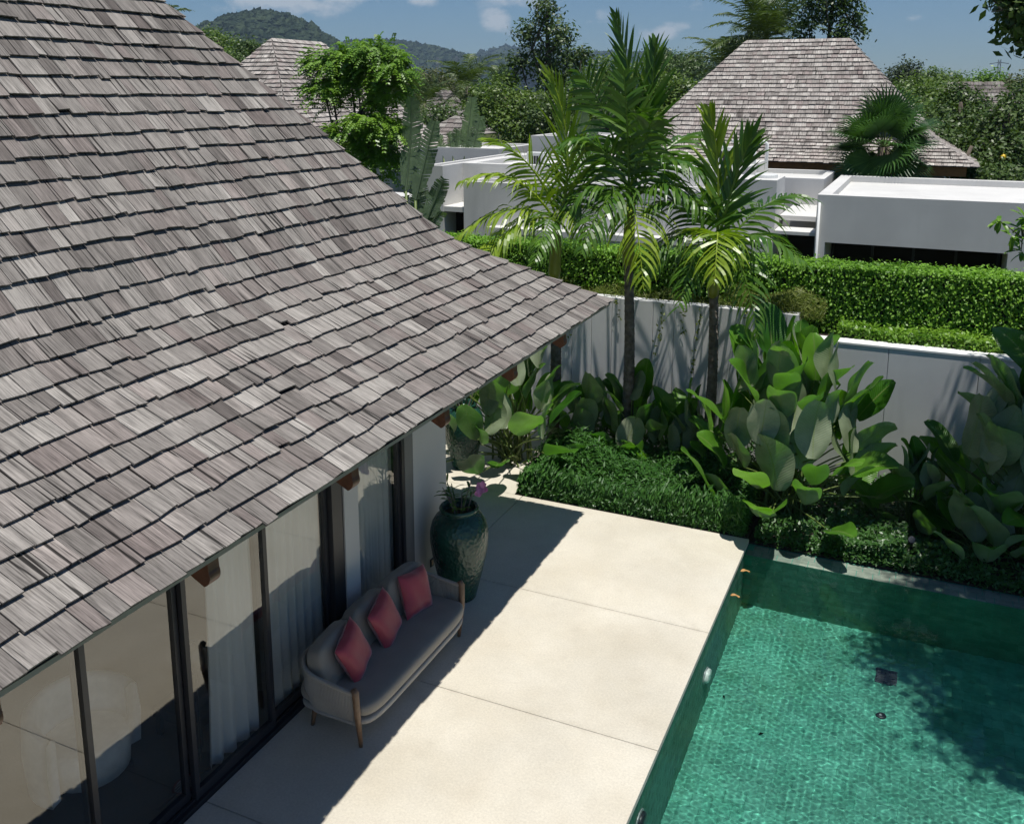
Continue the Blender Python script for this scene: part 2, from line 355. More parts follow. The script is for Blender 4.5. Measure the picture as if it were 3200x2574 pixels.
def mat_trunk():
    t = NT('palm_trunk'); p = t.pos(); z = t.n('ShaderNodeSeparateXYZ'); t.l(p, z.inputs[0])
    n = t.noise(p, 12, 5, .6); c = t.mix(t.ramp(n, (.3, 0), (.7, 1)), (.07, .055, .045), (.20, .175, .145))
    return t.done(t.pbr(c, .8, t.bump(n, .3, .01), 0, .3))
mat_trunk()
simple('orchid_pink', (.62, .26, .5), .5, .2, 20)
M = MATS

# ================================================================== SETTING
# ground: one sheet to the horizon with a hole where the pool basin sits
G = 3280.0; px0, px1, py0, py1 = -2.3, 4.4, .6, 12.7
xs = [-G, px0, px1, G]; ys = [-G, py0, py1, G]; V = [(x, y, -.32) for y in ys for x in xs]; F = []
for j in range(3):
    for i in range(3):
        if (i, j) != (1, 1): F.append((j * 4 + i, j * 4 + i + 1, j * 4 + i + 5, j * 4 + i + 4))
struct(pyd('ground', V, F, M['ground']))

# deck: base slab plus stone slabs with open joints
deck = struct(MB().box(-5.32, -1.93, -3, 12.18, -.30, -.062).box(-9, -5.33, 9.80, 14.9, -.30, -.062).box(-5.33, -5.32, 9.8, 14.9, -.3, -.064).box(-5.32, -5.28, 12.18, 14.9, -.3, -.064).build('deck', M['grout']))
g = .0035
js = [-3.0, -1.2, 1.0, 3.16, 5.33, 7.57, 9.70, 12.19]
for a, b in zip(js[:-1], js[1:]):
    MB().bbox(-5.275, -1.90, a + g, b - g, -.06, 0, .004).build('slab', M['deck_stone'], deck)
for (x0, x1, y0, y1) in [(-7.3, -5.282, 9.83, 12.19), (-9, -7.31, 9.83, 12.19), (-7.3, -5.42, 12.197, 14.9), (-9, -7.31, 12.197, 14.9)]:
    MB().bbox(x0, x1 - g, y0, y1, -.06, -.0015, .004).build('slab', M['deck_stone'], deck)

# ---- pool
PZ = -1.6; WZ = -.115
basin = struct(MB().add([(-1.915, 1, PZ), (4.2, 1, PZ), (4.2, 11.955, PZ), (-1.915, 11.955, PZ)], [(0, 1, 2, 3)])
    .add([(-1.915, 1, PZ), (-1.915, 11.955, PZ), (-1.915, 11.955, -.062), (-1.915, 1, -.062)], [(0, 1, 2, 3)])
    .add([(-1.915, 11.955, PZ), (4.2, 11.955, PZ), (4.2, 11.955, -.12), (-1.915, 11.955, -.12)], [(0, 1, 2, 3)])
    .add([(4.2, 1, PZ), (4.2, 11.955, PZ), (4.2, 11.955, -.062), (4.2, 1, -.062)], [(3, 2, 1, 0)])
    .add([(-1.915, 1, PZ), (4.2, 1, PZ), (4.2, 1, -.062), (-1.915, 1, -.062)], [(3, 2, 1, 0)])
    .add([(-1.915, 11.955, -.12), (4.2, 11.955, -.12), (4.2, 12.30, -.12), (-1.915, 12.30, -.12)], [(0, 1, 2, 3)])
    .build('pool_basin', M['grout']))
basin.cycles.is_caustics_receiver = True
def tile_mesh(name, a, b, t, axis):
    # flat tile with chamfered rim; axis = normal direction
    h = .003; e = .003
    V = [(-a, -b, 0), (a, -b, 0), (a, b, 0), (-a, b, 0), (-a + e, -b + e, h), (a - e, -b + e, h), (a - e, b - e, h), (-a + e, b - e, h)]
    F = [(4, 5, 6, 7), (0, 1, 5, 4), (1, 2, 6, 5), (2, 3, 7, 6), (3, 0, 4, 7)]
    if axis == 'x': V = [(z, x, y) for x, y, z in V]
    if axis == 'y': V = [(x, -z, y) for x, y, z in V]
    return V, F
def tiles(name, centres, a, b, axis, mat, parent, limit):
    V, F = tile_mesh(name, a, b, 0, axis); me = bpy.data.meshes.new(name); me.from_pydata(V, [], F); me.materials.append(mat)
    C = np.array(centres); q = proj(C); inside = (q[:, 0] > -60) & (q[:, 0] < 3260) & (q[:, 1] < 2640)
    order = np.argsort(np.where(inside, q[:, 2], 1e6)); first = order[:limit]
    for i in first:
        if not inside[i]: continue
        o = link(name, me, None, parent); o.location = C[i]; o.cycles.is_caustics_receiver = True
    rest = [i for i in order[limit:]] + [i for i in first if not inside[i]]
    if rest:
        Va = np.array(V); Fa = np.array(F); n = len(rest)
        VV = (C[rest][:, None, :] + Va[None]).reshape(-1, 3); FF = (np.arange(n)[:, None, None] * len(Va) + Fa[None]).reshape(-1, 4)
        o = stuff(npq(name + '_field', VV, FF, mat, parent)); o.cycles.is_caustics_receiver = True
k = .2
cf = [(-1.915 + k * (i + .5) + (.1 if j % 2 else 0), 11.955 - k * (j + .5), PZ + .001) for j in range(36) for i in range(-1 if j % 2 else 0, 28) if -1.915 + k * (i + .5) < 4.0]
tiles('floor_tile', cf, .0985, .0985, 'z', M['pool_tile'], basin, 290)
ch = .148
cw = [(-1.915 + .2 * (i + .5) + (.1 if j % 2 else 0), 11.954, -.125 - ch * (j + .5)) for j in range(10) for i in range(27)]
tiles('wall_tile', cw, .0965, ch / 2 - .003, 'y', M['pool_wall_tile_shaded'], basin, 150)
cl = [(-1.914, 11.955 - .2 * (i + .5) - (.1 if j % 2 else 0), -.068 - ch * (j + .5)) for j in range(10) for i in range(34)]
tiles('side_tile', cl, .0965, ch / 2 - .003, 'x', M['pool_wall_tile_shaded'], basin, 140)
cc = [(-1.9 + .2 * (i + .5) + (.07 if j else 0), 12.035 + .158 * j, -.1185) for j in range(2) for i in range(28)]
tiles('coping_tile', cc, .0965, .076, 'z', M['coping_tile'], basin, 60)

# water: really rippled surface
X = np.concatenate([np.arange(-1.913, 2.1, .0075), np.linspace(2.11, 4.19, 60)]); Y = np.concatenate([np.linspace(1.01, 5.9, 80), np.arange(5.92, 11.953, .0075)]); nx, ny = len(X), len(Y); XX, YY = np.meshgrid(X, Y, indexing='ij')
Z = np.zeros_like(XX); r2 = np.random.default_rng(5)
for i in range(64):
    a = r2.uniform(0, 2 * math.pi); la = r2.uniform(.038, .10); ph = r2.uniform(0, 6.28)
    Z += .0000135 * (la / .06) ** 1.45 * np.sin(2 * math.pi / la * (math.cos(a) * XX + math.sin(a) * YY) + ph)
for (sx, sy, la, am, r0, wd) in [(3.2, 13.6, .10, .00022, 3.35, .09), (3.2, 13.6, .10, .0002, 4.25, .08), (3.2, 13.6, .10, .0002, 5.0, .10), (3.2, 13.6, .11, .00024, 2.75, .08)]:
    rr = np.hypot(XX - sx, YY - sy); Z += am * np.sin(2 * math.pi * rr / la) * np.exp(-((rr - r0) / wd) ** 2)
ed = np.minimum(1, np.minimum(XX + 1.913, 11.953 - YY) / .05); Z *= np.clip(ed, 0, 1)
idx = np.arange(nx * ny).reshape(nx, ny)
wat = npq('water', np.stack([XX, YY, Z + WZ], -1).reshape(-1, 3), np.stack([idx[:-1, :-1], idx[1:, :-1], idx[1:, 1:], idx[:-1, 1:]], -1).reshape(-1, 4), M['water'], None, None, True)
struct(wat); wat.cycles.is_caustics_caster = True

# ---- planting beds
struct(MB().box(-5.40, -1.93, 12.19, 14.99, -.3, -.006).box(-1.925, 4.2, 12.31, 14.99, -.3, -.09).build('planting_bed', M['soil']))

# ---- garden walls
wl = tag(MB().box(-9.2, -1.77, 15.03, 15.22, -.3, 2.545).build('garden_wall', M['grey_wall']), 'tall grey panelled garden wall behind the three palms', 'wall')
x = -9.2 + .01
while x < -1.9:
    x1 = min(x + .362, -1.775); MB().bbox(x + .004, x1 - .004, 15.0, 15.031, -.2, 2.548, .004).build('panel', M['grey_wall'], wl); x += .362
MB().box(-9.2, -1.772, 15.23, 16.6, -.3, 2.44).build('planter_base', M['soil'], wl)
wr = tag(MB().box(-1.765, 4.4, 15.03, 15.25, -.3, 2.16).build('garden_wall', M['grey_wall']), 'lower grey garden wall with white capping at right behind the broad leaves', 'wall')
for a, b in [(-1.76, -.42), (-.412, .83), (.838, 2.3), (2.31, 4.4)]: MB().bbox(a, b, 15.0, 15.031, -.2, 2.158, .004).build('panel', M['grey_wall'], wr)
MB().bbox(-1.765, 4.4, 14.99, 15.26, 2.161, 2.195, .006).build('capping', M['white_paint'], wr)
MB().box(-1.76, 4.4, 15.27, 16.6, -.3, 2.1).build('planter_base', M['soil'], wr)

# ================================================================== ROOFS
class Prof:
    def __init__(s, pts):
        s.p = np.array(pts, float); s.L = np.concatenate([[0], np.cumsum(np.hypot(*np.diff(s.p, axis=0).T))])
    def __call__(s, a):
        d = np.interp(a, s.L, s.p[:, 0]); z = np.interp(a, s.L, s.p[:, 1])
        if a > s.L[-1]:
            e = (s.p[-1] - s.p[-2]) / (s.L[-1] - s.L[-2]); d = s.p[-1, 0] + e[0] * (a - s.L[-1]); z = s.p[-1, 1] + e[1] * (a - s.L[-1])
        if a < 0:
            e = (s.p[1] - s.p[0]) / (s.L[1] - s.L[0]); d = s.p[0, 0] + e[0] * a; z = s.p[0, 1] + e[1] * a
        return np.array([d, z])
    def nrm(s, a):
        t = s(a + .02) - s(a - .02); t /= np.hypot(*t); return np.array([-t[1], t[0]])      # (d, z) outward
def shingles(E0, a, n, L, prof, expo, wr_, rg, hipA=True, hipB=True, umin=None, umax=None, thick=1.0, gap=1.0):
    """list of (8 vertices, uv, tone) for one roof face. E0 eave start, a along the eave, n inward (plan)"""
    out = []; E0 = np.array(E0, float); a = np.array(a, float); n = np.array(n, float); ncourse = int(prof.L[-1] / expo) + 1
    for kk in range(ncourse):
        wav = rg.normal(0, .004); u = -rg.uniform(0, .2)
        s0b = kk * expo - .02
        d0 = prof(max(s0b, 0))[0]; lo = d0 if hipA else 0; hi = L - d0 if hipB else L
        if umin is not None: lo = max(lo, umin)
        if umax is not None: hi = min(hi, umax)
        u = lo - rg.uniform(0, .12); mood = rg.normal(0, .08)
        while u < hi:
            w_ = rg.uniform(*wr_) * (1.35 if rg.random() < .13 else 1); u0, u1 = u + .002, u + w_ - rg.uniform(.002, .008); u += w_
            sb = s0b + wav + rg.normal(0, .006) + (.02 * rg.normal() if rg.random() < .07 else 0); st = min(s0b + expo * 1.18, prof.L[-1] + .02)
            sk = rg.normal(0, .004); lift = abs(rg.normal(0, .004)) + (.008 if rg.random() < .1 else 0)
            if st - sb < .04: continue
            def lim(uu, s_):
                d = prof(s_)[0]; l_ = d if hipA else -9; h_ = L - d if hipB else L + 9; return min(max(uu, l_), h_)
            P = []
            for (uu, s_, top) in [(u0, sb - sk, 0), (u1, sb + sk, 0), (u1, st, 0), (u0, st, 0), (u0, sb - sk, 1), (u1, sb + sk, 1), (u1, st, 1), (u0, st, 1)]:
                q = prof(s_); m = prof.nrm(s_); up = s_ > sb + .05
                off = (.002 if up else .022 * gap + lift) + top * (.006 if up else .015 * thick)
                ul = lim(uu, s_); d = q[0] + m[0] * off; z = q[1] + m[1] * off
                xy = E0 + a * ul + n * d; P.append((xy[0], xy[1], z))
            b = abs(lim(u1, sb) - lim(u0, sb))
            if b < .02: continue
            ou, ov = rg.uniform(0, 50), rg.uniform(0, 50); uv8 = [(ou + c_[0], ov + c_[1]) for c_ in [(0, 0), (b, 0), (b, st - sb), (0, st - sb)] * 2]
            out.append((P, uv8, float(np.clip(.5 + rg.normal(0, .19) + mood, .02, .98))))
    return out
SHF = np.array([(4, 5, 6, 7), (0, 1, 5, 4), (1, 2, 6, 5), (2, 3, 7, 6), (3, 0, 4, 7)])
def lay(sh, parent, mat, limit):
    P = np.array([s_[0] for s_ in sh]); U = np.array([s_[1] for s_ in sh]); T = np.array([s_[2] for s_ in sh]); q = proj(P[:, 4:])
    A = .5 * np.abs((q[:, 2, 0] - q[:, 0, 0]) * (q[:, 3, 1] - q[:, 1, 1]) - (q[:, 3, 0] - q[:, 1, 0]) * (q[:, 2, 1] - q[:, 0, 1]))
    c = q.mean(1); ins = (c[:, 0] > 0) & (c[:, 0] < 3200) & (c[:, 1] > 0) & (c[:, 1] < 2574) & (c[:, 2] > 0)
    order = np.argsort(-np.where(ins, A, -1)); pick = [i for i in order[:limit] if ins[i]]; ps = set(pick)
    for i in pick:
        npq('shingle', P[i], SHF, mat, parent, np.full(5, T[i]), False, U[i][SHF.ravel()])
    rest = np.array([i for i in range(len(P)) if i not in ps])
    if len(rest):
        n = len(rest); FF = (np.arange(n)[:, None, None] * 8 + SHF[None]).reshape(-1, 4)
        stuff(npq('shingle_field', P[rest].reshape(-1, 3), FF, mat, parent, np.repeat(T[rest], 5), False, U[rest][:, SHF.ravel()].reshape(-1, 2)))
def roof_shell(x0, x1, y0, y1, prof, name, mat, parent, ridge=True):
    """dark boarding under the shingles: four hipped faces following the bellcast profile"""
    V = []; F = []
    for d, z in prof.p:
        d = min(d, (x1 - x0) / 2, (y1 - y0) / 2); V += [(x0 + d, y0 + d, z - .004), (x1 - d, y0 + d, z - .004), (x1 - d, y1 - d, z - .004), (x0 + d, y1 - d, z - .004)]
    m = len(prof.p)
    for i in range(m - 1):
        for k_ in range(4): F.append((i * 4 + k_, i * 4 + (k_ + 1) % 4, i * 4 + 4 + (k_ + 1) % 4, i * 4 + 4 + k_))
    F.append(tuple((m - 1) * 4 + k_ for k_ in range(4)))
    return pyd(name, V, F, mat, parent)

KR = 2.7 / 2.6
PROF = Prof([(d * KR, 6 - (6 - z) * KR) for d, z in [(0, 3.385), (.7, 3.79), (1.3, 4.15), (1.5, 4.295), (1.68, 4.47), (1.88, 4.735), (4.6, 8.05)]])
XE, YE = -3.738, 11.587
villa = thing('pool_villa', 'pool villa with big weathered wood shingle roof and dark framed glass doors', 'villa', (-5.3, 4, 0))
villa.location = (0, 0, 0)
roof = roof_shell(XE - 9.6, XE, -6.0, YE, PROF, 'roof', M['underlay'], villa)
rg = np.random.default_rng(3)
sh = shingles((XE, YE), (0, -1), (-1, 0), YE + 6.0, PROF, .2045, (.085, .215), rg, True, False, None, YE + 1.0)
lay(sh, roof, M['shingle'], 300)
sh = shingles((XE - 9.6, YE), (1, 0), (0, -1), 9.6, PROF, .2045, (.085, .215), rg, True, True)
lay(sh, roof, M['shingle'], 0)
# eave boards, soffit, rafters
MB().box(XE - .05, XE - .025, -6, YE - .03, 3.232, 3.276).box(XE - 9.6, XE - .05, YE - .05, YE - .025, 3.232, 3.276).build('eave_board', M['fascia'], villa)
pyd('soffit', [(XE - .05, -6, 3.23), (XE - .05, YE - .05, 3.23), (XE - 1.72, YE - 1.72, 4.14), (XE - 1.72, -6, 4.14), (XE - 9, YE - .05, 3.23), (XE - 9, YE - 1.72, 4.14)], [(0, 1, 2, 3), (1, 4, 5, 2)], M['wood_soffit'], villa)
def rafter(y=None, x=None):
    # round-nosed tail under the eave, in the (d, z) plane
    nose = [(.135 - .072 * math.cos(a), 3.105 - .072 * math.sin(a)) for a in np.linspace(-.5, 1.25, 8)]
    pts = [(.075, 3.225)] + nose + [(1.68, 3.86), (1.68, 4.1)]
    V = []; hw = .048
    for s_ in (-hw, hw):
        for d, z in pts: V.append((XE - d, y + s_, z) if y is not None else (x + s_, YE - d, z))
    n = len(pts); F = [tuple(range(n)), tuple(range(2 * n - 1, n - 1, -1))] + [(i, i + n, (i + 1) % n + n, (i + 1) % n) for i in range(n)]
    pyd('rafter', V, F, M['wood_rafter'], villa)
for y in (1.05, 2.55, 4.05, 5.6, 7.08, 8.59, 10.03): rafter(y=y)
for x in (-5.1, -6.5, -7.9, -9.3): rafter(x=x)
# walls and inside
XG = -5.32
MB().box(-5.5, -5.30, 8.99, 9.80, 0, 3.6).build('wall', M['house_wall'], villa)
MB().box(-12, -5.5, 9.62, 9.798, 0, 3.6).build('wall', M['house_wall'], villa)
MB().box(-5.48, -5.34, -5.5, 8.99, 2.93, 3.6).build('lintel', M['house_wall'], villa)
MB().box(-9.6, -9.5, -5.5, 9.6, 0, 3.6).box(-9.5, -5.4, -5.6, -5.5, 0, 3.6).build('inner_wall', M['interior'], villa)
MB().box(-9.5, XG - .04, -5.5, 9.6, -.1, -.004).build('inner_floor', M['interior_floor'], villa)
MB().box(-9.5, -5.36, -5.5, 9.6, 2.94, 3.0).build('ceiling', M['interior'], villa)
MB().box(-5.44, -5.285, -5.5, 8.99, -.06, .035).box(-5.42, -5.40, -5.5, 8.99, .035, .06).box(-5.35, -5.33, -5.5, 8.99, .035, .055).build('track', M['frame_dark'], villa)
def pane(y0, y1, x, st0=.05, st1=.05, light=False):
    fr = MB(); z0, z1 = .04, 2.92
    fr.box(x - .025, x + .025, y0, y0 + st0, z0, z1).box(x - .025, x + .025, y1 - st1, y1, z0, z1).box(x - .024, x + .024, y0 + st0, y1 - st1, z0, z0 + .085).box(x - .024, x + .024, y0 + st0, y1 - st1, z1 - .06, z1)
    o = fr.build('door_panel', M['frame_dark'], villa)
    pyd('glass', [(x, y0 + st0 - .003, z0 + .08), (x, y1 - st1 + .003, z0 + .08), (x, y1 - st1 + .003, z1 - .06), (x, y0 + st0 - .003, z1 - .06)], [(0, 1, 2, 3)], M['glass'], o)
for a, b, x in [(.02, 1.10, -5.34), (1.06, 2.14, -5.395), (2.16, 3.24, -5.34), (3.20, 4.30, -5.34), (4.24, 5.255, -5.395), (5.262, 6.34, -5.34), (6.29, 7.36, -5.395)]: pane(a, b, x)
MB().box(-5.44, -5.31, 7.37, 7.56, .03, 2.92).build('door_post', M['frame_dark'], villa)
MB().box(-5.47, -5.295, 7.563, 7.82, 0, 2.925).build('pillar', M['house_wall'], villa)
pane(7.825, 8.74, -5.36)
MB().box(-5.45, -5.305, 8.745, 8.80, .03, 2.92).build('door_post', M['frame_dark'], villa)
MB().box(-5.46, -5.30, 8.80, 8.985, .03, 2.92).build('door_post', M['frame_grey'], villa)
MB().bbox(-5.298, -5.282, 9.345, 9.42, .22, .32, .004).build('wall_switch', M['frame_dark'], villa)
MB().box(-5.281, -5.279, 9.36, 9.405, .235, .305).build('switch_plate', M['glow_amber'], villa)

# ---- curtains behind the glass
def curtain(y0, y1, x, label, seed, sway=0, hem=.02):
    r_ = np.random.default_rng(seed); n = int((y1 - y0) * 110); zz = np.linspace(hem, 2.85, 14); V = []; ph = r_.uniform(0, 6); am = r_.uniform(.7, 1.2, 8)
    for j, z in enumerate(zz):
        t = 1 - z / 2.85
        for i in range(n + 1):
            u = i / n; a = 2 * math.pi * u * (y1 - y0) / .135
            f = (.018 + .016 * t) * math.sin(a + ph + .6 * math.sin(a * .23)) * am[int(u * 7.99)] + .008 * math.sin(a * 2.1 + 1)
            y = y0 + (y1 - y0) * u; yy = y + sway * t ** 2 * (1 - u) ** 2
            V.append((x + f, yy, z + (.12 * abs(sway) * (1 - u) if j == 0 else 0)))
    F = [(j * (n + 1) + i, j * (n + 1) + i + 1, (j + 1) * (n + 1) + i + 1, (j + 1) * (n + 1) + i) for j in range(13) for i in range(n)]
    return tag(pyd('sheer_curtain', V, F, M['curtain'], None, True), label, 'curtain', 'sheer curtains behind the glass doors')
curtain(5.72, 6.31, -5.478, 'sheer white curtain with loose swept hem beside the racket', 1, -.10)
curtain(6.36, 7.42, -5.485, 'sheer white curtain directly behind the left half of the sofa', 2)
curtain(7.84, 8.84, -5.478, 'sheer white curtain in the last pane beside the tall green jar', 3)

# ---- things on the inner floor
t = thing('armchair', 'pale rounded tub armchair standing behind the nearest glass panes', 'armchair', (-6.45, 5.15, 0))
def shell(R0, R1, z0, z1, a0, a1, n=28):
    V = []; F = []
    for i in range(n + 1):
        a = a0 + (a1 - a0) * i / n; c_, s_ = math.cos(a), math.sin(a); h = z1 - .10 * (1 - math.sin(math.pi * i / n))
        for (r_, z) in [(R0, z0), (R0 * 1.05, (z0 + h) / 2), (R0, h - .03), ((R0 + R1) / 2, h), (R1, h - .03), (R1, z0)]: V.append((r_ * c_ * 1.0, r_ * s_ * 1.1, z))
    for i in range(n):
        for j in range(5): F.append((i * 6 + j, i * 6 + j + 1, i * 6 + 6 + j + 1, i * 6 + 6 + j))
    F.append(tuple(range(6))); F.append(tuple(n * 6 + j for j in range(5, -1, -1))); return V, F
V, F = shell(.46, .36, .06, .78, R(75), R(285)); pyd('back', V, F, M['linen'], t, True)
MB().lathe([(.0, .42), (.3, .42), (.36, .39), (.37, .30), (.35, .1), (0, .1)], n=28).build('seat', M['linen'], t, True)
for q in ((.25, .25), (-.25, .25), (.25, -.25), (-.25, -.25)): MB().tube([(q[0], q[1], 0), (q[0] * .95, q[1] * .95, .1)], .022).build('leg', M['dark_plastic'], t)
t = thing('bench', 'low dark bench with a box behind the glass beside the curtain', 'bench', (-6.05, 6.12, 0))
MB().bbox(-.28, .28, -.33, .33, .20, .30, .01).build('top', M['dark_plastic'], t)
for q in ((-.24, -.28), (.24, -.28), (-.24, .28), (.24, .28)): MB().box(q[0] - .025, q[0] + .025, q[1] - .025, q[1] + .025, -.003, .2).build('leg', M['dark_plastic'], t)
MB().bbox(-.15, .15, -.2, .1, .3005, .40, .01).build('box', M['grate'], t)
t = thing('racket', 'small racket with dark red rim lying on the inner floor by the curtain hem', 'racket', (-5.57, 5.41, -.01))
ang = [2 * math.pi * i / 28 for i in range(29)]
MB().tube([(.09 * math.cos(a), .13 * math.sin(a), .02) for a in ang], .011, 6, False).build('rim', M['red_plastic'], t, True)
for i in range(-3, 4): MB().tube([(i * .025, -.12 * math.sqrt(1 - (i * .025 / .09) ** 2), .02), (i * .025, .12 * math.sqrt(1 - (i * .025 / .09) ** 2), .02)], .0015, 4).build('string', M['white_paint'], t)
MB().tube([(0, -.13, .02), (0, -.34, .015)], [.012, .016], 8).build('handle', M['dark_plastic'], t, True)
t = thing('floor_lamp', 'black floor lamp with drooping dark shade just left of the curtain edge', 'lamp', (-5.64, 5.68, 0))
MB().lathe([(0, .02), (.13, .02), (.13, 0), (0, 0)], n=20).build('base', M['dark_plastic'], t)
MB().tube([(0, 0, .02), (0, 0, .9), (.02, .0, 1.1)], .012).build('pole', M['dark_plastic'], t)
MB().lathe([(.02, 1.22), (.08, 1.2), (.12, 1.1), (.13, .98), (.125, .98), (.11, 1.09), (.07, 1.18), (.02, 1.2)], n=20).build('lamp_shade', M['dark_plastic'], t, True)

# ================================================================== TERRACE FURNITURE
def superq(a, b, c, e1, e2, nu=14, nv=28):
    """rounded pillow-box: half sizes a,b,c; small exponents = boxier"""
    f = lambda w_, e: math.copysign(abs(w_) ** e, w_); V = []; F = []
    for i in range(nu + 1):
        u = -math.pi / 2 + math.pi * i / nu
        for j in range(nv):
            v = 2 * math.pi * j / nv; V.append((a * f(math.cos(u), e1) * f(math.cos(v), e2), b * f(math.cos(u), e1) * f(math.sin(v), e2), c * f(math.sin(u), e1)))
    for i in range(nu):
        for j in range(nv): F.append((i * nv + j, i * nv + (j + 1) % nv, (i + 1) * nv + (j + 1) % nv, (i + 1) * nv + j))
    return V, F
def place(V, loc, rot=(0, 0, 0)):
    m = Matrix.Translation(loc) @ Matrix.Rotation(rot[2], 4, 'Z') @ Matrix.Rotation(rot[1], 4, 'Y') @ Matrix.Rotation(rot[0], 4, 'X')
    return [tuple(m @ Vector(v)) for v in V]
sofa = thing('outdoor_sofa', 'grey rope woven three seat sofa with wooden legs against the glass doors', 'sofa', (0, 0, 0))
xb, xf, yl, yr = -5.16, -4.44, 6.40, 8.53; rc = .30
path = []
for i in range(7): path.append((xf - (xf - xb - rc) * i / 6, yl))
for i in range(1, 9): a = -math.pi / 2 - math.pi / 2 * i / 8; path.append((xb + rc + rc * math.cos(a), yl + rc + rc * math.sin(a)))
for i in range(1, 25): path.append((xb, yl + rc + (yr - yl - 2 * rc) * i / 24))
for i in range(1, 9): a = math.pi - math.pi / 2 * i / 8; path.append((xb + rc + rc * math.cos(a), yr - rc + rc * math.sin(a)))
for i in range(1, 7): path.append((xb + rc + (xf - xb - rc) * i / 6, yr))
pa = np.array(path); cum = np.concatenate([[0], np.cumsum(np.hypot(*np.diff(pa, axis=0).T))]); TL = cum[-1]
def topz(s_): e = min(s_, TL - s_); return .585 + .10 * min(1, e / .75) ** 1.2
def pt(s_, inset=0):
    x = np.interp(s_, cum, pa[:, 0]); y = np.interp(s_, cum, pa[:, 1]); c_ = np.array([-4.75, (yl + yr) / 2]); v = c_ - np.array([x, y]); v /= np.hypot(*v); return x + v[0] * inset, y + v[1] * inset
sm = np.linspace(0, TL, 90)
MB().tube([(*pt(s_), topz(s_)) for s_ in sm], .021, 8).build('top_rail', M['rope'], sofa, True)
MB().tube([(*pt(s_, .05), .245) for s_ in sm], .02, 8).build('bottom_rail', M['rope'], sofa, True)
mb = MB()
for s_ in np.arange(.03, TL - .02, .0165):
    x0, y0 = pt(s_); x1, y1 = pt(s_, .05); xm, ym = pt(s_, .005); mb.tube([(x0, y0, topz(s_)), (xm, ym, .42), (x1, y1, .245)], .0062, 5, False)
mb.build('rope_weave', M['rope'], sofa, True)
for yy, sg in ((yl, 1), (yr, -1)):
    MB().tube([(xf - .02, yy - .0 * sg, .64), (xf + .005, yy + .0 * sg, .60), (xf + .012, yy + .012 * sg, .35), (xf + .0, yy + .07 * sg, 0)], [.030, .034, .031, .019], 10).build('leg', M['wood_post'], sofa, True)
    MB().tube([(xb + .16, yy + .16 * sg, .26), (xb + .12, yy + .14 * sg, 0)], [.03, .02], 10).build('leg', M['wood_post'], sofa, True)
V, F = superq(.43, 1.02, .035, .3, .28); pyd('seat_frame', place(V, (-4.745, 7.465, .26)), F, M['rope'], sofa, True)
V, F = superq(.44, 1.03, .085, .45, .28, 16, 48); pyd('seat_cushion', place(V, (-4.745, 7.465, .375)), F, M['sofa_fabric'], sofa, True)
for i in range(3):
    V, F = superq(.105, .335, .23, .45, .4, 16, 36); pyd('back_cushion', place(V, (-4.985 + (.03 if i != 1 else 0), 6.80 + i * .665, .625), (0, R(-13), R((6, 0, -6)[i]))), F, M['sofa_fabric'], sofa, True)
def pillow(loc, rot, label):
    n = 16; V = []; F = []; hs = .235
    for sgn in (1, -1):
        for i in range(n + 1):
            for j in range(n + 1):
                u, v = -1 + 2 * i / n, -1 + 2 * j / n; k_ = ((1 - u ** 4) * (1 - v ** 4)) ** .6; pin = 1 - .07 * (1 - abs(u * v)) * max(abs(u), abs(v)) ** 3
                V.append((sgn * .085 * k_ + .004 * sgn * math.sin(7 * u + 3 * v), u * hs * pin, v * hs * pin))
    b = (n + 1) ** 2
    for s_ in (0, 1):
        for i in range(n):
            for j in range(n):
                q = [s_ * b + i * (n + 1) + j, s_ * b + (i + 1) * (n + 1) + j, s_ * b + (i + 1) * (n + 1) + j + 1, s_ * b + i * (n + 1) + j + 1]; F.append(tuple(q if s_ == 0 else q[::-1]))
    o = pyd('throw_pillow', V, F, M['satin'], None, True); o.location = loc; o.rotation_euler = rot
    return tag(o, label, 'pillow', 'red satin pillows on the sofa')
pillow((-4.77, 6.88, .655), (R(14), R(-22), R(10)), 'red satin pillow nearest the camera at the left end of the sofa')
pillow((-4.79, 7.49, .655), (R(12), R(-21), R(8)), 'red satin pillow in the middle of the sofa')
pillow((-4.78, 8.10, .655), (R(-8), R(-20), R(-4)), 'red satin pillow at the far end of the sofa by the green jar')

# ---- glazed jars
JAR = [(0, .0), (.185, 0), (.20, .015), (.225, .12), (.275, .32), (.325, .55), (.352, .74), (.35, .86), (.325, .97), (.28, 1.045), (.235, 1.085), (.205, 1.10), (.205, 1.115), (.232, 1.125), (.238, 1.15), (.225, 1.17), (.205, 1.165), (.19, 1.12), (.19, 1.06), (0, 1.06)]
def jar(loc, sc, label):
    t = thing('glazed_jar', label, 'jar', loc)
    pr = JAR; q = []
    for a, b in zip(pr[:-1], pr[1:]):
        for k_ in range(4): q.append((a[0] + (b[0] - a[0]) * k_ / 4, a[1] + (b[1] - a[1]) * k_ / 4))
    MB().lathe([(r_ * sc, z * sc) for r_, z in pr[:16]], n=48).build('body', M['green_glaze'], t, True)
    MB().lathe([(r_ * sc, z * sc) for r_, z in pr[15:]], n=48).build('rim', M['green_glaze'], t, True)
    MB().lathe([(0, 1.075 * sc), (.185 * sc, 1.07 * sc)], n=24).build('soil', M['soil'], t)
    return t
jar((-4.83, 9.24, 0), 1.0, 'tall dark green glazed jar with orchid standing beside the sofa')
jar((-6.62, 12.85, 0), .93, 'dark green glazed jar in the far corner behind the house wall')

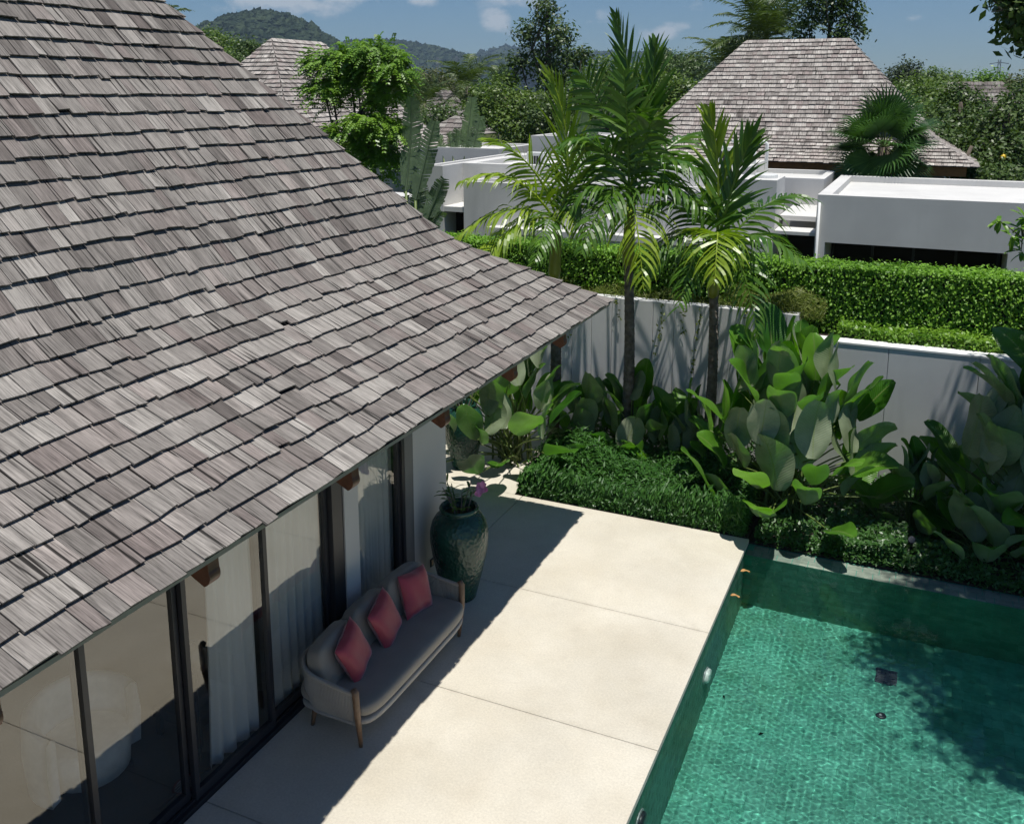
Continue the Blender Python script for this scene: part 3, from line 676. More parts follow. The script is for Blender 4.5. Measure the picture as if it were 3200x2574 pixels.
# ================================================================== PLANT BUILDERS
def nz(v): v = np.asarray(v, float); return v / (np.linalg.norm(v, axis=-1, keepdims=True) + 1e-9)
def leaves_np(P, Nn, L, W, r_, axis=None, fold=.0):
    """flat rhombic leaves: P centres, Nn normals"""
    n = len(P); ax = r_.normal(size=(n, 3)) if axis is None else axis + r_.normal(0, .35, (n, 3)); ax = nz(ax - Nn * (ax * Nn).sum(1, keepdims=True)); sd = np.cross(Nn, ax)
    L = np.asarray(L)[..., None] if hasattr(L, '__len__') else L; W = np.asarray(W)[..., None] if hasattr(W, '__len__') else W
    V = np.stack([P - ax * L * .5, P + sd * W * .5 + ax * L * .04 + Nn * W * fold, P + ax * L * .5, P - sd * W * .5 + ax * L * .04 + Nn * W * fold], 1)
    return V.reshape(-1, 3), np.arange(n * 4).reshape(-1, 4)
def crown(blobs, n, L, W, r_, up=.5, shell=.55, droop=0, clump=0):
    """blobs: (x,y,z,rx,ry,rz). Leaves in the outer part of uneven blobs, gathered in twig-end clumps."""
    B = np.array(blobs, float); vol = (B[:, 3] * B[:, 4] * B[:, 5]) ** .67; k = r_.choice(len(B), n if not clump else max(1, n // clump), p=vol / vol.sum())
    d = nz(r_.normal(size=(len(k), 3))); rad = shell + (1 - shell) * r_.random(len(k)) ** .7
    lump = 1 + .22 * np.sin(d[:, 0] * 5 + k) * np.cos(d[:, 1] * 4.3 + 2 * k) + .15 * np.sin(d[:, 2] * 7 + 3 * k)
    P = B[k, :3] + d * B[k, 3:] * (rad * lump)[:, None]
    if clump:
        P = np.repeat(P, clump, 0); d = np.repeat(d, clump, 0); P = P + r_.normal(0, L * .75, P.shape)
    Nn = nz(d * .6 + np.array([0, 0, up]) + r_.normal(0, .45, P.shape)); Ls = L * r_.uniform(.6, 1.25, len(P))
    ax = None if not droop else d * .5 + np.array([0, 0, -droop])
    V, F = leaves_np(P, Nn, Ls, Ls * W, r_, ax); tone = np.clip(.5 + r_.normal(0, .25, len(F)), 0, 1)
    if clump: tone = np.clip(np.repeat(r_.normal(.5, .2, len(F) // clump + 1), clump)[:len(F)] + r_.normal(0, .15, len(F)), 0, 1)
    return V, F, tone
def trunk_mb(base, top, r0, blobs, r_, nb=6, wob=.12):
    mb = MB(); base = Vector(base); top = Vector(top); H = (top - base).length; pts = []
    for i in range(6):
        t = i / 5; pts.append(base.lerp(top, t) + Vector((r_.normal(0, wob * H * .1), r_.normal(0, wob * H * .1), 0)) * (t * (1 - t) * 4))
    mb.tube(pts, [r0 * (1 - .6 * i / 5) for i in range(6)], 8)
    for k in range(min(nb, len(blobs))):
        b = blobs[k]; s_ = pts[2 + k % 4]; e = Vector(b[:3]); mid = s_.lerp(e, .5) + Vector((0, 0, -.12 * (e - s_).length)); rr = r0 * .42
        mb.tube([s_, mid, e, e + Vector((r_.normal(0, .3), r_.normal(0, .3), .6)) * b[5] * .6], [rr, rr * .7, rr * .4, rr * .12], 6)
        for q in range(3):
            e2 = e + Vector((r_.normal(0, .6) * b[3], r_.normal(0, .6) * b[4], r_.normal(.2, .5) * b[5])); mb.tube([mid.lerp(e, .6), mid.lerp(e2, .6) + Vector((0, 0, .05)), e2], [rr * .4, rr * .25, rr * .08], 5)
    return mb
def tree(name, label, base, blobs, mat, n, L, W=.5, seed=0, trunk_r=.12, bark='bark', group=None, up=.5, shell=.5, droop=0, clump=0, cat='tree', nb=6):
    r_ = np.random.default_rng(seed); t = thing(name, label, cat, tuple(base), group); B = np.array(blobs, float); B[:, :3] -= np.array(base)
    top = B[:, :3].mean(0); top[2] = B[:, 2].max()
    trunk_mb((0, 0, -.1), tuple(top), trunk_r, B.tolist(), r_, nb).build('trunk', M[bark], t, True)
    V, F, tone = crown(B, n, L, W, r_, up, shell, droop, clump); npq('crown', V, F, M[mat], t, tone)
    return t

def frond_arr(p0, p1, p2, N_, ll, lw, r_, droop=.35, spread=.85, t0=.12, vee=.25, bend=.5, taper=.75):
    """pinnate frond on a Bezier rachis -> quads"""
    p0, p1, p2 = map(lambda q: np.array(q, float), (p0, p1, p2)); V = []; F = []
    def bz(t): return (1 - t) ** 2 * p0 + 2 * t * (1 - t) * p1 + t * t * p2
    def tg(t): return nz(2 * (1 - t) * (p1 - p0) + 2 * t * (p2 - p1))
    upv = np.array([0, 0, 1.0]); Lf = np.linalg.norm(p2 - p0)
    for sd in (1, -1):
        for i in range(N_):
            t = t0 + (1 - t0) * (i + .5 * (sd > 0) + r_.uniform(-.2, .2)) / N_
            if t > 1: continue
            o = bz(t); T = tg(t); side = np.cross(T, upv); hv = min(1.0, max(0.0, (abs(T[2]) - .55) / .3)); side = nz(nz(side + 1e-6) * (1 - hv) + hv * nz(np.cross(T, np.array([.15, 1.0, .1]))) * (1 if (nz(side + 1e-6) @ np.cross(T, np.array([.15, 1.0, .1]))) >= 0 else -1)); up2 = np.cross(side, T)
            prof = math.sin(math.pi * min(1, .18 + .82 * t) ** .8) ** .55 if t < .98 else .5
            l = ll * max(.25, prof) * r_.uniform(.85, 1.1); ahead = .25 + taper * t
            D = nz(side * sd * spread + T * ahead + up2 * vee + r_.normal(0, .08, 3)); wv = nz(np.cross(D, up2 * .9 + side * sd * .5 + r_.normal(0, .25, 3)))
            pts = []; P = o.copy(); Dn = D.copy(); seg = 5; sag = droop * r_.uniform(.6, 1.5)
            for k in range(seg + 1):
                pts.append(P.copy()); P = P + Dn * l / seg; Dn = nz(Dn + np.array([0, 0, -sag * (k + 1) / seg * bend]))
            ws = [lw * .4, lw * .95, lw, lw * .85, lw * .5, lw * .04]; b = len(V)
            for k in range(seg + 1): V.append(pts[k] + wv * ws[k] * .5); V.append(pts[k] - wv * ws[k] * .5)
            for k in range(seg): F.append((b + 2 * k, b + 2 * k + 1, b + 2 * k + 3, b + 2 * k + 2))
    nl = len(F)
    # rachis
    mb = MB(); ts = np.linspace(0, 1, 9); mb.tube([tuple(bz(t)) for t in ts], [.022 * (1 - .85 * t) * (lw / .045) ** .5 + .002 for t in ts], 4, False)
    b = len(V); V += [np.array(v) for v in mb.v]; F += [tuple(i + b for i in f) for f in mb.f]
    tone = np.clip(np.concatenate([np.repeat(r_.normal(.5, .2, nl // 5 + 1), 5)[:nl], np.full(len(F) - nl, .95)]), 0, 1)
    return np.array(V), np.array(F), tone
def frond(parent, mat, *a, **k):
    V, F, tone = frond_arr(*a, **k); return npq('frond', V, F, M[mat], parent, tone)

def paddle_arr(B, T, Nn, L, W, curl=.4, fold=.35, nl=9, nw=4, tears=0, r_=None, wavy=.03, tip=.25):
    """broad leaf: base B, axis T, upper side normal Nn"""
    B = np.array(B, float); T = nz(T); Nn = np.array(Nn, float); Nn = nz(Nn - T * (Nn @ T)); Sd = np.cross(T, Nn); V = []; F = []; P = B.copy(); Tc = T.copy(); Nc = Nn.copy(); cols = 2 * nw + 1; ph = r_.uniform(0, 6)
    tear = set(int(x_) for x_ in r_.integers(1, nl, tears)) if tears else set()
    for i in range(nl + 1):
        t = i / nl; wd = W * .5 * max(.02, (math.sin(math.pi * (t * .95 + .03)) ** .5) * (1 - tip * .5 * t ** 3))
        for j in range(-nw, nw + 1):
            u = j / nw; off = abs(u) ** 1.3 * fold * wd + wavy * W * math.sin(9 * t + ph + 2 * u) * abs(u)
            V.append(P + Sd * u * wd * math.cos(fold * .6) + Nc * off)
        an = curl / nl * (.3 + 1.4 * t); P = P + Tc * L / nl; Tc, Nc = nz(Tc * math.cos(an) - Nc * math.sin(an)), nz(Nc * math.cos(an) + Tc * math.sin(an))
    for i in range(nl):
        for j in range(cols - 1):
            if tears and r_.random() < .10 and j in (0, cols - 2): continue
            a = i * cols + j; F.append((a, a + 1, a + cols + 1, a + cols))
    return np.array(V), np.array(F)
def torn_arr(B, T, Nn, L, W, curl, r_, n=22, fold=.25):
    """banana-like leaf of separate strips either side of a midrib"""
    B = np.array(B, float); T = nz(T); Nn = np.array(Nn, float); Nn = nz(Nn - T * (Nn @ T)); Sd = np.cross(T, Nn); V = []; F = []; P = B.copy(); Tc = T.copy(); Nc = Nn.copy(); pts = []
    for i in range(n + 1):
        pts.append((P.copy(), Tc.copy(), Nc.copy())); an = curl / n * (.3 + 1.4 * i / n); P = P + Tc * L / n; Tc, Nc = nz(Tc * math.cos(an) - Nc * math.sin(an)), nz(Nc * math.cos(an) + Tc * math.sin(an))
    for sd in (1, -1):
        dz = r_.normal(0, .05)
        for i in range(n):
            if r_.random() < .4: dz = r_.normal(0, .11)
            t = i / n; w0 = W * .5 * math.sin(math.pi * (t * .9 + .06)) ** .5 * r_.uniform(.86, 1.03); g_ = r_.uniform(.0, .06) if r_.random() < .75 else r_.uniform(.15, .4)
            (a, Ta, Na), (b_, Tb, Nb) = pts[i], pts[i + 1]; base = len(V)
            for k in range(4):
                u = k / 3; lift = fold * u * w0 - .55 * dz * u * u; fw = Ta * w0 * .35 * u
                V += [a + Sd * sd * w0 * u + Na * lift + fw + Ta * g_ * L / n * u, b_ + Sd * sd * w0 * u + Nb * lift + fw - Ta * g_ * L / n * u]
            for k in range(3): F.append((base + 2 * k, base + 2 * k + 1, base + 2 * k + 3, base + 2 * k + 2) if sd > 0 else (base + 2 * k + 2, base + 2 * k + 3, base + 2 * k + 1, base + 2 * k))
    mb = MB(); mb.tube([tuple(q[0] - q[2] * .01) for q in pts[::3]] + [tuple(pts[-1][0])], [.028 * (1 - .8 * k / (len(pts[::3]))) for k in range(len(pts[::3]) + 1)], 5, False)
    b = len(V); V += [np.array(v) for v in mb.v]; F += [tuple(i + b for i in f) for f in mb.f]
    return np.array(V), np.array(F)
def bez(p0, p1, p2, n=6): return [tuple((1 - t) ** 2 * np.array(p0) + 2 * t * (1 - t) * np.array(p1) + t * t * np.array(p2)) for t in np.linspace(0, 1, n)]

# ---- broad-leaf clumps (paddle leaves on long stalks)
def clump(label, base, n, H, spread, L, W, seed, face=(-.3, -1, 0), bias=(0, 0), young=0, lean=.35):
    r_ = np.random.default_rng(seed); t = thing('broadleaf_plant', label, 'plant', base, 'broad leaved plants in the beds'); st = MB()
    for i in range(n):
        f = (i + .5) / n; a = i * 2.399 + r_.normal(0, .25); rad = spread * math.sqrt(f) * r_.uniform(.75, 1.1); h = H * (1 - .72 * f ** 1.6) * r_.uniform(.75, 1.08) - L * .62
        h = max(.12, h); top = np.array([rad * math.cos(a) + bias[0] * f, rad * math.sin(a) * .8 + bias[1] * f, h])
        foot = np.array([r_.normal(0, .12) * spread, r_.normal(0, .10) * spread, 0]); mid = (foot + top) * .5 + np.array([-(top[0] - foot[0]) * .28, -(top[1] - foot[1]) * .28, .12])
        st.tube(bez(foot, mid, top), [.017, .016, .014, .012, .011, .010], 5, False)
        out = nz(np.array([math.cos(a), math.sin(a), 0])); tilt = r_.uniform(-.62, -.12) if r_.random() < .66 and f < .75 else r_.uniform(.1, .6) + .4 * f
        T = nz(np.array([0, 0, 1.0]) * math.cos(tilt) + out * math.sin(tilt) + r_.normal(0, .16, 3)); Nn = nz(-out * math.cos(tilt) + np.array([0, 0, 1]) * math.sin(tilt) + r_.normal(0, .35, 3))
        l = L * r_.uniform(.72, 1.15); wv = W * l / L * r_.uniform(.85, 1.12)
        V, F = paddle_arr(top, T, Nn, l, wv, r_.uniform(.05, .8) + .3 * f, r_.uniform(.05, .45), 12, 4, 0, r_, .05)
        uvv = np.array([(j / 4, i2 / 12) for i2 in range(13) for j in range(-4, 5)]); npq('leaf', V, F, M['leaf_cal'], t, np.full(len(F), np.clip(r_.normal(.5, .28), 0, 1)), True, uvv[F.ravel()])
    st.build('stalks', M['leaf_stem'], t, True)
    return t
clump('broad leaved plant behind the eave corner beside the far green jar', (-6.0, 13.45, 0), 64, 2.15, 1.3, .70, .46, 21, bias=(-.35, -.4))
clump('low broad leaved plant between the left palm and the middle palm', (-4.95, 14.25, 0), 22, 1.35, .6, .62, .40, 22)
clump('broad leaved plant at the foot of the middle palm trunk', (-4.15, 14.2, 0), 24, 1.5, .65, .64, .42, 23)
clump('small broad leaved plant between the middle and right palm trunks', (-3.3, 14.1, 0), 22, 1.4, .55, .62, .34, 24)
clump('huge broad leaved plant at the pool corner with pale leaf undersides', (-1.62, 13.4, 0), 112, 2.6, 1.24, .74, .49, 25, bias=(.05, -.2))
clump('slim bright broad leaved plant against the grey wall right of the huge clump', (.12, 13.5, 0), 26, 1.2, .5, .55, .30, 26)
clump('shaded dark broad leaved plant at the right edge of the picture', (1.55, 13.45, 0), 84, 2.75, 1.1, .82, .48, 27)
clump('low shaded broad leaved plant in front of the dark right clump', (.95, 12.95, 0), 24, 1.05, .6, .58, .34, 28)

# ---- clipped shrub bed and ground cover
def mass(name, label, cat, pts, n, L, W, mat, seed, top=True, droop=.4, core=None, cmat='soil', up=.6):
    r_ = np.random.default_rng(seed); t = thing(name, label, cat)
    x0, x1, y0, y1, z0, zf = pts; P = []; Nn = []
    k = r_.random(n); hg = zf((x0 + x1) / 2, (y0 + y1) / 2 + .3) - z0; A_top = (x1 - x0) * (y1 - y0); A_fr = (x1 - x0) * hg; A_sd = (y1 - y0) * hg; tot = A_top + A_fr + 2 * A_sd
    X_ = r_.uniform(x0, x1, n); Y_ = r_.uniform(y0, y1, n); Zt = np.array([zf(a, b) for a, b in zip(X_, Y_)]); Zr = z0 + (Zt - z0) * r_.random(n); dep = np.abs(r_.normal(0, .05, n))
    isT = k < A_top / tot; isF = (~isT) & (k < (A_top + A_fr) / tot); isL = (~isT) & (~isF) & (r_.random(n) < .5); isR = ~(isT | isF | isL)
    bul = .012 * np.sin(X_ * 3.1 + 2.0 * np.sin(X_ * 1.13)) + r_.normal(0, .02, n)
    P = np.stack([np.where(isL, x0 + dep, np.where(isR, x1 - dep, X_)), np.where(isF, y0 + dep + bul, Y_), np.where(isT, Zt - dep * .8 + np.where(r_.random(n) < .12, r_.random(n) * L * 1.3, 0), Zr)], 1)
    Nn = np.zeros((n, 3)); Nn[isT] = (0, 0, 1); Nn[isF] = (0, -1, .35); Nn[isL] = (-1, 0, .3); Nn[isR] = (1, 0, .3); base = Nn.copy(); Nn = nz(Nn + np.array([0, 0, up]) * .5 + r_.normal(0, .5, (n, 3)))
    Ls = L * r_.uniform(.6, 1.25, n); V, F = leaves_np(P, Nn, Ls, Ls * W, r_, base + np.array([0, 0, -droop])); tone = np.clip(r_.normal(.5, .24, n) + .12 * np.sin(X_ * 2.1) , 0, 1)
    stuff(npq('foliage', V, F, M[mat], t, tone))
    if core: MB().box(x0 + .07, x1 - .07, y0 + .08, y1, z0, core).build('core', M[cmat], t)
    return t
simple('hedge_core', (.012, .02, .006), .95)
mass('hedge', 'long dense clipped green hedge behind the garden walls', 'hedge', (-10.5, 4.8, 15.75, 16.55, 1.55, lambda x, y: 3.23 + .012 * math.sin(x * 1.7) + .012 * math.sin(x * 5.3 + y * 4)), 100000, .062, .55, 'leaf_hedge', 31, core=3.13, cmat='hedge_core')
mass('hedge', 'low bright green hedge strip growing along the white wall capping', 'hedge', (-1.2, 4.4, 15.24, 15.72, 2.1, lambda x, y: 2.36 + .03 * math.sin(x * 4)), 9000, .075, .5, 'leaf_strip', 32, core=2.27, cmat='hedge_core')
mass('shrub_bed', 'dense lance leaved shrub bed along the far deck edge', 'shrub', (-5.38, -1.98, 12.24, 13.75, .0, lambda x, y: .12 + .35 * min(1, max(0, (y - 12.22) / .8)) ** .7 * min(1, max(.15, (x + 5.38) / .35)) ** .5 + .07 * math.sin(x * 2.3 + 1) + .06 * math.sin(y * 4 + x * 3.1) + .03 * math.sin(x * 9 + y * 7)), 27000, .115, .22, 'leaf_shrub', 33, core=.14, cmat='hedge_core', droop=.7)
def cover(label, x0, x1, y0, y1, n, L, seed, mat='leaf_cover', z=.1, name='ground_cover', zb=.02):
    r_ = np.random.default_rng(seed); X_ = r_.uniform(x0, x1, n); Y_ = r_.uniform(y0, y1, n); hh = z * (1.0 + .6 * np.sin(X_ * 3.1) * np.cos(Y_ * 4)) + .04
    P = np.stack([X_, Y_, zb + hh * r_.random(n) ** .6], 1); Nn = nz(np.array([0, -.35, 1]) + r_.normal(0, .5, (n, 3))); Ls = L * r_.uniform(.6, 1.2, n); V, F = leaves_np(P, Nn, Ls, Ls * .45, r_)
    return stuff(npq(name, V, F, M[mat], None, np.clip(r_.normal(.5, .25, n), 0, 1)))
cover('', -5.38, -1.98, 12.19, 12.42, 2600, .05, 41, z=.12)
cover('', -1.85, .9, 12.28, 14.9, 9500, .075, 42, z=.18, zb=-.1)
cover('', -1.85, 2.2, 12.24, 12.5, 3200, .06, 46, z=.12, zb=-.11)
cover('', -.95, .05, 12.28, 12.95, 4600, .075, 43, z=.36, zb=-.08)
cover('', .9, 4.0, 12.32, 14.9, 6500, .08, 44, z=.22, zb=-.1)
cover('', -5.3, -1.95, 13.7, 14.95, 3500, .09, 45, 'leaf_shrub', z=.3)

# trailing plants on the tall wall
r_ = np.random.default_rng(51); n = 5200; X_ = np.concatenate([r_.uniform(-6.8, -1.7, n // 2), np.clip(r_.normal(-2.1, .35, n // 2), -3.5, -1.45)]); Y_ = r_.uniform(15.05, 15.75, n)
P = np.stack([X_, Y_, 2.46 + r_.random(n) * (.16 + .16 * (X_ > -3.0) + .08 * np.sin(X_ * 6))], 1); Nn = nz(r_.normal(0, 1, (n, 3)) + np.array([0, -.6, .4])); ax = nz(np.array([0, -.5, .6]) + r_.normal(0, .7, (n, 3)))
V, F = leaves_np(P, Nn, .17 * r_.uniform(.5, 1.2, n), .014, r_, ax); stuff(npq('trailing_grass', V, F, M['leaf_grass'], None, np.clip(r_.normal(.45, .3, n), 0, 1)))
for i, (vx, ln) in enumerate([(-5.62, .75), (-4.0, .9), (-3.35, 1.15), (-3.55, .5), (-2.55, .45), (-2.2, .6), (-4.75, .4)]):
    t = thing('hanging_vine', ['thin vine hanging by the eave tip', 'thin vine hanging left of the sunlit patch', 'longest thin vine hanging down the grey wall', 'short vine beside the longest one', 'short vine right of the right palm trunk', 'vine hanging near the right end of the tall wall', 'shortest vine left of the middle palm trunk'][i], 'vine', (vx, 14.985, 2.52), 'vines on the grey wall')
    pts = [(0, .05, .03), (0, -.02, 0)] + [(.05 * math.sin(3.1 * q + i), -.02 - .01 * math.sin(q * 5), -q * ln) for q in np.linspace(.1, 1, 8)]
    MB().tube(pts, .0028, 4).build('stem', M['leaf_stem'], t); m = int(26 * ln); q = r_.random(m)
    P = np.stack([.05 * np.sin(3.1 * q + i) + r_.normal(0, .025, m), -.03 + r_.normal(0, .01, m), -q * ln], 1); V, F = leaves_np(P, nz(np.array([0, -1, .3]) + r_.normal(0, .4, (m, 3))), .07, .03, r_); npq('leaves', V, F, M['leaf_grass'], t, r_.random(m))

# ---- orchid plants in the jars
def orchid(loc, label, seed, flower):
    r_ = np.random.default_rng(seed); t = thing('orchid' if flower else 'potted_plant', label, 'plant', loc); 
    for i in range(11):
        a = r_.uniform(0, 6.28); rr = r_.uniform(.02, .13); h = r_.uniform(.16, .36); b = np.array([rr * math.cos(a), rr * math.sin(a), 0]); e = b + np.array([.1 * math.cos(a) + r_.normal(0, .03), .1 * math.sin(a), h])
        MB().tube(bez(b, (b + e) / 2 + np.array([0, 0, .04]), e), [.010, .011, .009, .008, .007, .005], 6, False).build('stem', M['bark_pale' if i % 3 else 'leaf_stem'], t, True)
        for k in range(4):
            p = b + (e - b) * r_.uniform(.55, 1); D = nz(np.array([math.cos(a + r_.normal(0, 1.2)), math.sin(a + r_.normal(0, 1.2)), .5])); V, F = paddle_arr(p, D, (0, 0, 1), r_.uniform(.09, .17), .028, 1.1, .3, 5, 1, 0, r_); npq('leaf', V, F, M['leaf_palm'], t, np.full(len(F), .3))
    if flower:
        s0 = np.array([.05, .02, .2]); e = np.array([.26, .03, .36]); MB().tube(bez((.03, 0, 0), (.08, 0, .38), e), .004, 5, False).build('flower_stem', M['leaf_stem'], t)
        for k in range(11):
            a = k * 2.4; c_ = e + np.array([r_.normal(.01, .022), r_.normal(0, .02), r_.normal(.0, .022)]); V, F = paddle_arr(c_, (math.cos(a) * .6, -.4 + .5 * math.sin(a), math.sin(a)), (0, -1, .4), .085, .075, .6, .2, 4, 2, 0, r_); npq('petal', V, F, M['orchid_pink'], t)
    return t
orchid((-4.83, 9.24, 1.07), 'leafy orchid with one pink flower growing in the tall jar', 61, True)
orchid((-6.62, 12.85, 1.0), 'small leafy plant growing in the far corner jar', 62, False)

# ================================================================== PALMS
def palm(label, base, trunk_top, crown_pt, fronds, seed, rad=.075):
    r_ = np.random.default_rng(seed); t = thing('palm_tree', label, 'palm', tuple(base), 'slender palms in front of the grey wall'); b = np.array(base)
    T0 = np.array(trunk_top) - b; C0 = np.array(crown_pt) - b; n = 26; pts = []; rs = []
    for i in range(n + 1):
        f = i / n; p = T0 * f + np.array([.05 * math.sin(f * 3), 0, 0]); pts += [tuple(p), tuple(p + T0 / n * .82), tuple(p + T0 / n * .9)]; q = rad * (1.25 - .35 * f); rs += [q * 1.02, q * .97, q * 1.06]
    MB().tube(pts[:-2], rs[:-2], 12).build('trunk', M['palm_trunk'], t, True)
    MB().tube([tuple(T0 * .995), tuple(T0 + (C0 - T0) * .15), tuple(T0 + (C0 - T0) * .6), tuple(C0)], [rad * 1.0, rad * 1.25, rad * 1.05, rad * .5], 12).build('crownshaft', M['crownshaft'], t, True)
    for (c1, tip, mat, ll, lw, dr) in fronds:
        o = T0 + (C0 - T0) * r_.uniform(.62, 1.0); frond(t, mat, o, np.array(c1) - b, np.array(tip) - b, 25 if dr > .2 else 20, ll * (1.28 if dr > .2 else 1.3), lw * .85, r_, droop=(dr * 2.1 if dr > .35 else dr * 1.5) + .1, t0=.14, spread=.85 if dr > .2 else .40, taper=.6 if dr > .2 else 1.35, vee=.06)
    return t
P1, P2 = 'leaf_palm', 'leaf_palm_light'
palm('left palm with yellow green crownshaft rising behind the roof corner', (-5.62, 14.25, .02), (-5.6, 14.2, 2.95), (-5.55, 14.2, 3.95), [
    ((-5.2, 14.35, 5.2), (-5.75, 14.3, 6.25), P2, .72, .06, .12), ((-5.9, 14.1, 5.1), (-6.75, 13.9, 5.25), P2, .6, .055, .35), ((-6.15, 13.9, 5.0), (-7.05, 13.7, 4.55), P2, .6, .055, .5),
    ((-6.3, 13.8, 4.45), (-7.15, 13.5, 3.55), P2, .6, .05, .6), ((-6.1, 13.6, 4.25), (-6.6, 13.2, 3.05), P2, .55, .06, .7), ((-5.3, 14.5, 5.0), (-4.85, 14.6, 5.2), P1, .6, .055, .4),
    ((-5.1, 14.0, 4.6), (-4.75, 13.6, 3.6), P2, .5, .05, .7), ((-5.6, 14.9, 5.0), (-5.9, 15.8, 5.1), P1, .6, .05, .4), ((-5.4, 13.7, 4.4), (-5.5, 13.1, 3.4), P1, .5, .05, .7)], 71, .085)
palm('tallest middle palm with dark ringed trunk and plume of upright fronds', (-4.30, 14.2, .02), (-4.34, 14.2, 3.3), (-4.32, 14.2, 4.45), [
    ((-4.2, 14.2, 6.0), (-4.62, 14.1, 7.15), P1, .62, .075, .1), ((-4.0, 14.3, 5.9), (-4.0, 14.2, 6.75), P1, .6, .075, .12), ((-4.7, 14.1, 5.9), (-5.15, 14.0, 6.3), P1, .62, .065, .3), ((-4.8, 14.0, 5.5), (-5.3, 13.8, 5.2), P1, .62, .065, .5),
    ((-4.8, 13.9, 5.0), (-5.2, 13.7, 4.1), P1, .6, .06, .65), ((-3.8, 14.2, 5.4), (-3.15, 14.1, 4.75), P1, .62, .065, .6), ((-3.7, 14.0, 5.0), (-3.05, 13.8, 4.2), P1, .6, .06, .7), ((-4.1, 13.6, 4.7), (-3.75, 13.1, 3.15), P2, .66, .06, .75),
    ((-4.5, 13.7, 4.8), (-4.75, 13.1, 3.6), P1, .6, .06, .75), ((-3.9, 14.9, 5.5), (-3.4, 15.5, 5.3), P1, .6, .06, .5), ((-4.0, 13.9, 5.5), (-3.85, 13.7, 5.6), P1, .5, .065, .4), ((-4.3, 13.9, 5.6), (-4.3, 13.6, 6.3), P1, .5, .07, .25)], 72, .08)
palm('right palm with broad upright fan of light green leaflets', (-2.97, 14.2, .02), (-2.96, 14.2, 2.9), (-2.94, 14.2, 3.8), [
    ((-2.9, 14.2, 5.0), (-3.12, 14.1, 5.72), P2, .6, .085, .08), ((-2.7, 14.1, 4.9), (-2.45, 14.0, 5.35), P1, .6, .08, .15), ((-3.3, 14.0, 4.7), (-4.0, 13.9, 4.2), P1, .6, .055, .5), ((-3.4, 13.9, 4.3), (-3.95, 13.6, 3.3), P1, .55, .05, .7),
    ((-2.4, 14.0, 4.3), (-1.55, 13.8, 3.55), P1, .55, .055, .55), ((-2.5, 13.7, 4.0), (-2.1, 13.3, 2.55), P1, .55, .055, .75), ((-2.8, 13.6, 4.5), (-2.72, 13.1, 3.3), P2, .62, .06, .75), ((-3.1, 13.7, 4.1), (-3.25, 13.2, 2.9), P1, .5, .05, .7),
    ((-2.3, 14.6, 4.6), (-1.8, 15.1, 4.4), P1, .55, .055, .5), ((-3.0, 14.8, 4.6), (-3.2, 15.5, 4.4), P1, .55, .05, .5)], 73, .075)

# ================================================================== NEIGHBOURING VILLAS
VPROF = Prof([(0, 3.80), (.7, 4.2), (1.15, 4.46), (1.35, 4.62), (1.55, 4.84), (4.2, 7.78)])
nv = thing('neighbour_villa', 'white flat roofed villa with tall hipped shingle roof beyond the hedge', 'villa')
x0, x1, y0, y1 = -10.75, 1.15, 31.0, 39.4
rf = roof_shell(x0, x1, y0, y1, VPROF, 'roof', M['underlay'], nv); rg = np.random.default_rng(8)
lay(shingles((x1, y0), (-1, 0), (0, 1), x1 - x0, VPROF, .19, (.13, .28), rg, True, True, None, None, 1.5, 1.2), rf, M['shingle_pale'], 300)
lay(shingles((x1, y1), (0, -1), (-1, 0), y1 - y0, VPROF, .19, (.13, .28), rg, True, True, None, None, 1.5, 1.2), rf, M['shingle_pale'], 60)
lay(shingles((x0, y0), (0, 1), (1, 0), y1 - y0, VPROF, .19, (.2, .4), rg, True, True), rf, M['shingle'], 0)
MB().box(x0 + .3, x1 - .3, y0 + .25, y0 + .32, 3.50, 3.80).build('fascia_beam', M['orange_wood'], nv)
MB().box(x0 + .9, x1 - .9, y0 + .7, y1 - .9, -.3, 4.2).build('main_wall', M['frame_grey'], nv)
def hollow(mb, a, b, c, d, zt, dep=.18, rim=.28, z0=-.3):
    """flat-roofed block with a parapet rim"""
    mb.box(a, b, c, d, z0, zt - dep); mb.box(a, b, c, c + rim, zt - dep + .0005, zt).box(a, b, d - rim, d, zt - dep + .0005, zt).box(a, a + rim, c + rim, d - rim, zt - dep + .0005, zt - .0015).box(b - rim, b, c + rim, d - rim, zt - dep + .0005, zt - .0015); return mb
# right-hand block with a shaded window band
mb = MB(); hollow(mb, -2.46, 5.2, 23.0, 28.75, 3.635, .16, .30, 2.52); mb.box(-2.46, -2.23, 23.0, 28.7, -.3, 2.519).box(1.60, 5.2, 23.0, 28.7, -.3, 2.519).box(-2.22, 1.59, 25.2, 28.7, -.3, 2.519); mb.build('flat_block', M['stucco'], nv)
MB().box(-2.21, 1.58, 24.6, 24.7, -.2, 2.5).build('window', M['dark_room'], nv)
for xx in (-2.18, -1.25, -.32, .62, 1.53): MB().box(xx - .03, xx + .03, 24.54, 24.599, -.2, 2.5).build('window_frame', M['frame_dark'], nv)
MB().tube([(-2.40, 22.96, 3.45), (-2.40, 22.96, .0)], .03, 8).build('downpipe', M['white_gloss'], nv, True)
